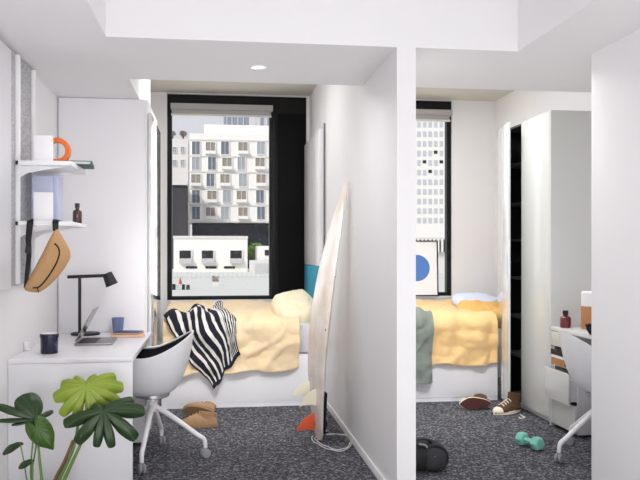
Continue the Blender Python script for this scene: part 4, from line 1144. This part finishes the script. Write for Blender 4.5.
# two little leaves
L_SMALL = [(0, 62, 1.0)]
o5 = at_d(20, 442.5, pd)
leaf('leaf', M['leaf_dark'], o5, -RIGHT * 1.0 - UP * 0.33 + camv(o5) * 0.1, UP * 0.75 + camv(o5) * 0.75, 0.100, 0.42, (), 0.2, 0.5, 'small narrow leaf', twist=0.0, lobes=L_SMALL, base_r=0.10)
stalk([base(-0.05, 0.0), at_d(27, 480, pd), at_d(24, 462, pd), o5], 0.004, 0.0025, M['stem'])
o6 = at_d(32, 460, pd - 0.03)
leaf('leaf', M['leaf_dark'], o6, -RIGHT * 1.0 - UP * 0.28 + camv(o6) * 0.1, UP * 0.7 + camv(o6) * 0.8, 0.074, 0.52, (), 0.2, 0.5, 'smallest narrow leaf', twist=0.0, lobes=L_SMALL, base_r=0.10)
stalk([base(-0.02, -0.04), at_d(33, 484, pd - 0.03), at_d(33, 470, pd - 0.03), o6], 0.004, 0.0025, M['stem'])

# ================================================================ OUTSIDE THE WINDOWS
ZG = -14.0
struct('ground_street', MB().box((-150, 118.5, ZG - 1), (260, 420, ZG)), M['facade_dim'])
struct('ground_terrace', MB().box((-40, 30, -2.2), (90, 118, -1.5)), M['terrace'])

def quad_box(px0, px1, py0, py1, Y, depth, name, m_, parent, label=None, zb=None):
    a, b = at_y(px0, py1, Y), at_y(px1, py0, Y)
    if zb is not None: a.z = zb
    o = MB().box((a.x, Y, min(a.z, b.z)), (b.x, Y + depth, max(a.z, b.z))).build(name, m_, parent, smooth=0)
    if label: o['label'] = label
    return o
def outside_window(px, py, w, h, Y, m_, parent, balcony=False, single=False):
    """framed opening standing a little proud of a facade at Y"""
    a, b = at_y(px - w / 2, py + h / 2, Y), at_y(px + w / 2, py - h / 2, Y)
    t = (b.x - a.x) * 0.07
    fr_ = wall_holes('y', Y - 0.25, Y - 0.01, a.x - t, b.x + t, a.z - t, b.z + t, [(a.x, (a.x + b.x) / 2 - t / 3, a.z, b.z), ((a.x + b.x) / 2 + t / 3, b.x, a.z, b.z)])
    if single: fr_ = wall_holes('y', Y - 0.25, Y - 0.01, a.x - t, b.x + t, a.z - t, b.z + t, [(a.x, b.x, a.z, b.z)])
    f_ = fr_.build('window', M['facade'], parent, smooth=0)
    MB().box((a.x, Y - 0.12, a.z), (b.x, Y - 0.06, b.z)).build('pane', m_, f_, smooth=0)
    if balcony:
        MB().box((a.x - t, Y - 0.8, a.z - t), (b.x + t, Y - 0.26, a.z + (b.z - a.z) * 0.22)).build('balcony', M['facade'], f_, smooth=0)
# tall white block
YA = 135.0
r = thing('apartment_block', 'white apartment block with staggered windows seen through the bed window', 'building', tuple(at_y(230, 222, YA)))
quad_box(189.5, 331, 136, 222.5, YA, 16, 'wall', M['facade'], r)
quad_box(204, 331, 127, 135.5, YA + 3, 10, 'penthouse', M['facade'], r)
quad_box(192, 331, 223, 243, YA + 2, 12, 'recessed_storey', M['recess_dark'], r, 'dark glazed storey under the white floors', zb=ZG)
rows = [148.0, 163.5, 180.0, 196.5, 213.0]
cA = [196, 210.5, 225, 243, 261, 277, 291, 307, 323]; cB = [196, 212, 227, 241.5, 260, 276, 290, 306, 322]
kinds = [['win_blue', 'win_tan', 'win_blue', 'win_tan', 'win_pale', 'win_tan', 'win_blue'], ['win_pale', 'win_blue', 'win_tan', 'win_pale', 'win_tan', 'win_blue', 'win_pale']]
for i, py in enumerate(rows):
    for j, px in enumerate(cA if i % 2 == 0 else cB):
        k = kinds[i % 2][(j + (i // 2)) % 7 if i > 1 else j % 7]
        tanw = k == 'win_tan'
        outside_window(px, py, 9.2 if tanw else 7.6, 11.0 if tanw else 12.6, YA, M[k], r, balcony=tanw)
for py in (139.5, 155.8, 171.5, 188.2, 204.8, 221.5):
    a = at_y(189, py, YA); b = at_y(331, py, YA)
    MB().box((a.x - 0.1, YA - 0.18, a.z - 0.10), (b.x, YA - 0.002, a.z + 0.10)).build('floor_band', M['facade_dim'], r, smooth=0)
for py in (193, 214):
    quad_box(181, 189.4, py - 1.5, py + 9.5, YA - 1.0, 6, 'bay', M['facade'], r)
# pale neighbour behind and dark one
r = thing('neighbour_block', 'pale building with rooftop trees at the edge of the bed window', 'building', tuple(at_y(180, 200, 150)))
quad_box(90, 188, 139, 200, 150, 14, 'wall', M['facade_dim'], r, zb=ZG)
for px in (158, 166.3, 174.5, 182.5):
    for py in (150, 163):
        outside_window(px, py, 3.6, 6, 150, M['win_pale'], r)
r = thing('dark_block', 'charcoal clad building behind the low white house', 'building', tuple(at_y(180, 240, 128)))
quad_box(90, 187, 184, 245, 128, 5.2, 'wall', M['facade_dark'], r, zb=ZG)
quad_box(90, 187.5, 181.5, 183.9, 127.5, 5.6, 'parapet', M['facade_dim'], r)
r = thing('glass_tower', 'blue-grey glass tower far behind the white apartment block', 'building', tuple(at_y(240, 130, 260)))
quad_box(224, 249, 114.5, 132, 262, 16, 'core', M['tower_glass'], r, zb=ZG)
quad_box(256.5, 290, 113, 132, 270, 16, 'wing', M['facade_dim'], r, zb=ZG)
for px in (227, 232, 238, 243.5):
    quad_box(px - 0.35, px + 0.35, 114.5, 132, 261.6, 0.35, 'fin', M['facade_dim'], r)
for px in (262, 269):
    quad_box(px - 1.6, px + 1.6, 115, 132, 269.6, 0.35, 'glazing', M['tower_glass'], r)
# trees on the neighbour's roof, and one in the courtyard
def tree(label, px, py, Y, rr, m_, seed, hh, group=None):
    c = at_y(px, py, Y)
    r = thing('tree', label, 'tree', (c.x, c.y, c.z - hh), group)
    MB().tube([(c.x, c.y, c.z - hh), (c.x + 0.05, c.y, c.z - hh * 0.4), (c.x, c.y, c.z)], [0.16, 0.12, 0.06], 8).build('trunk', M['bark'], r)
    rd = random.Random(seed); mb = MB()
    for i in range(420):
        d = Vector((rd.gauss(0, 1), rd.gauss(0, 1), rd.gauss(0, 1))); d.normalize(); d *= rr * rd.uniform(0.45, 1.0) * (1 + 0.25 * fbm(d.x * 2, d.y * 2, d.z * 2 + seed))
        p_ = c + Vector((d.x, d.y, d.z * 0.85)); s_ = rr * rd.uniform(0.12, 0.2)
        a = Vector((rd.gauss(0, 1), rd.gauss(0, 1), rd.gauss(0, 1))).normalized(); b = a.orthogonal().normalized()
        mb.add([p_ - a * s_, p_ + b * s_ * 0.5, p_ + a * s_, p_ - b * s_ * 0.5], [[0, 1, 2, 3]])
    mb.build('crown', m_, r, smooth=0)['kind'] = 'stuff'
tree('dry bushy tree at the outer edge of the pale building roof', 172.5, 133.6, 152.5, 0.72, M['foliage_dry'], 4, 1.46)
tree('dry spreading tree on the pale building roof beside the white block', 183, 133.6, 155, 0.82, M['foliage_dry'], 9, 1.78)
tree('green courtyard tree behind the low white house', 255.5, 251, 112, 1.5, M['foliage'], 12, 2.7)
# low white house
YH = 100.0
r = thing('low_house', 'low white house with three dark windows below the apartment block', 'building', tuple(at_y(210, 272, YH)))
quad_box(173.5, 247.5, 237, 272.5, YH, 9, 'wall', M['facade'], r)
quad_box(173, 248, 236, 238.3, YH - 0.15, 9.3, 'parapet', M['facade_dim'], r)
for px in (185.3, 207.5, 236):
    outside_window(px, 254.5, 11.5, 8.0, YH, M['win_dark'], r, single=True)
    quad_box(px - 6, px + 6, 258.8, 263.5, YH - 0.7, 0.5, 'balcony_rail', M['rail_grey'], r)
for px in (191.5, 211, 229.5):
    quad_box(px - 5.5, px + 5.5, 266.2, 268.6, YH - 0.06, 0.3, 'slot', M['win_dark'], r)
# white outbuilding at the side
r = thing('outbuilding', 'white flat-roofed outbuilding with a grey shutter past the low house', 'building', tuple(at_y(262, 280, 92)))
quad_box(258.5, 330, 246, 281, 97, 8, 'wall', M['facade'], r)
quad_box(251, 330, 260.5, 281.5, 92, 4.8, 'lower_wall', M['facade_dim'], r)
quad_box(255, 268, 263.5, 280, 91.9, 0.15, 'shutter', M['rail_grey'], r)
quad_box(264.8, 269, 250, 255.5, 96.9, 0.2, 'window', M['win_dark'], r)
# terrace fence, planters and roof plant
r = thing('terrace_fence', 'thin white railing across the pale terrace below the houses', 'fence', tuple(at_y(220, 281, 76)))
for z_ in (283.4, 277.2):
    a, b = at_y(172, z_, 76), at_y(300, z_, 76)
    MB().box((a.x, 75.97, a.z - 0.03), (b.x, 76.03, a.z + 0.03)).build('rail', M['rail_grey'], r, smooth=0)
for k in range(27):
    a = at_y(173 + k * 4.6, 280, 76)
    MB().box((a.x - 0.02, 75.98, -1.5), (a.x + 0.02, 76.02, -1.5 + 0.74)).build('post', M['rail_grey'], r, smooth=0)
def planter(label, px, py, Y, w, h, mw, seed):
    a = at_y(px, py, Y); z0 = -1.5
    r = thing('planter', label, 'planter', (a.x, Y, z0), 'terrace planters')
    MB().prism([(a.x - w / 2, Y - w / 2, z0), (a.x + w / 2, Y - w / 2, z0), (a.x + w / 2, Y + w / 2, z0), (a.x - w / 2, Y + w / 2, z0)], (0, 0, h * 0.4)).build('box', M['facade_dim'], r, smooth=0)
    rd = random.Random(seed); mb = MB()
    for i in range(90):
        p_ = Vector((a.x + rd.uniform(-w, w) * 0.5, Y + rd.uniform(-w, w) * 0.5, z0 + h * rd.uniform(0.42, 1.0))); s_ = w * 0.16
        c = Vector((rd.gauss(0, 1), rd.gauss(0, 1), rd.gauss(0, 1))).normalized(); b = c.orthogonal().normalized()
        mb.add([p_ - c * s_, p_ + b * s_ * 0.5, p_ + c * s_, p_ - b * s_ * 0.5], [[0, 1, 2, 3]])
    mb.build('shrub', mw, r, smooth=0)['kind'] = 'stuff'
planter('grey shrub in a pale planter out on the terrace', 215.5, 287, 62, 0.55, 0.75, M['foliage_dry'], 3)
for i, (px, w, h, m_) in enumerate(((173.5, 0.30, 0.42, 'win_dark'), (177.5, 0.22, 0.34, 'rail_grey'), (183.5, 0.22, 0.40, 'win_dark'), (188, 0.26, 0.36, 'facade_dark'))):
    a = at_y(px, 290, 56)
    b = thing('roof_vent', ['dark vent box at the outer end of the row on the terrace', 'pale short vent box in the row on the terrace', 'dark narrow vent box beside the red post on the terrace', 'charcoal vent box at the inner end of the row on the terrace'][i], 'vent', (a.x, 56, -1.5), 'terrace vent boxes')
    MB().box((a.x - w / 2, 55.9, -1.499), (a.x + w / 2, 56.1, -1.5 + h)).build('body', M[m_], b, smooth=0)
    MB().box((a.x - w / 2 - 0.03, 55.87, -1.499 + h), (a.x + w / 2 + 0.03, 56.13, -1.46 + h)).build('cap', M['facade_dim'], b, smooth=0)
a = at_y(180.3, 287, 57)
b = thing('parasol', 'closed red parasol among the vent boxes on the terrace', 'parasol', (a.x, 57, -1.5))
MB().tube([(a.x, 57, -1.499), (a.x, 57, -0.9)], 0.03, 8).build('pole', M['facade_dim'], b)
MB().lathe([(0.10, -1.15), (0.13, -1.1), (0.06, -0.75), (0.01, -0.65)], (a.x, 57, 0), 12).build('canopy', M['red_cloth'], b)

# slender tower seen through the second window
YT = 120.0
r = thing('apartment_tower', 'white tower with rows of small windows seen through the poster window', 'building', tuple(at_y(425, 235, YT)))
wt = quad_box(366, 445, 118, 237, YT, 16, 'wall', M['facade'], r, zb=ZG)
rd = random.Random(11)
for i in range(11):
    for j in range(9):
        px, py = 396.4 + j * 5.6, 124.5 + i * 9.6
        a, b_ = at_y(px - 1.7, py + 2.6, YT), at_y(px + 1.7, py - 2.6, YT)
        k = 'win_dark' if (i, j) in ((4, 5), (4, 8), (3, 7), (5, 6)) else 'win_pale'
        if k == 'win_dark': a.z += 0.35
        MB().box((a.x, YT - 0.08, a.z), (b_.x, YT - 0.003, b_.z)).build('window', M['win_tower' if k == 'win_pale' else k], r, smooth=0)
r = thing('colonnade_block', 'grey building with a row of columns behind the blue circle poster', 'building', tuple(at_y(430, 262, 90)))
quad_box(380, 450, 237.5, 300, 92, 9, 'wall', M['facade_dim'], r)
for k in range(12):
    quad_box(402 + k * 4, 403.4 + k * 4, 238.5, 252, 91.2, 0.6, 'column', M['facade'], r)
    quad_box(403.7 + k * 4, 405.7 + k * 4, 239.5, 252, 91.85, 0.14, 'opening', M['win_dark'], r)
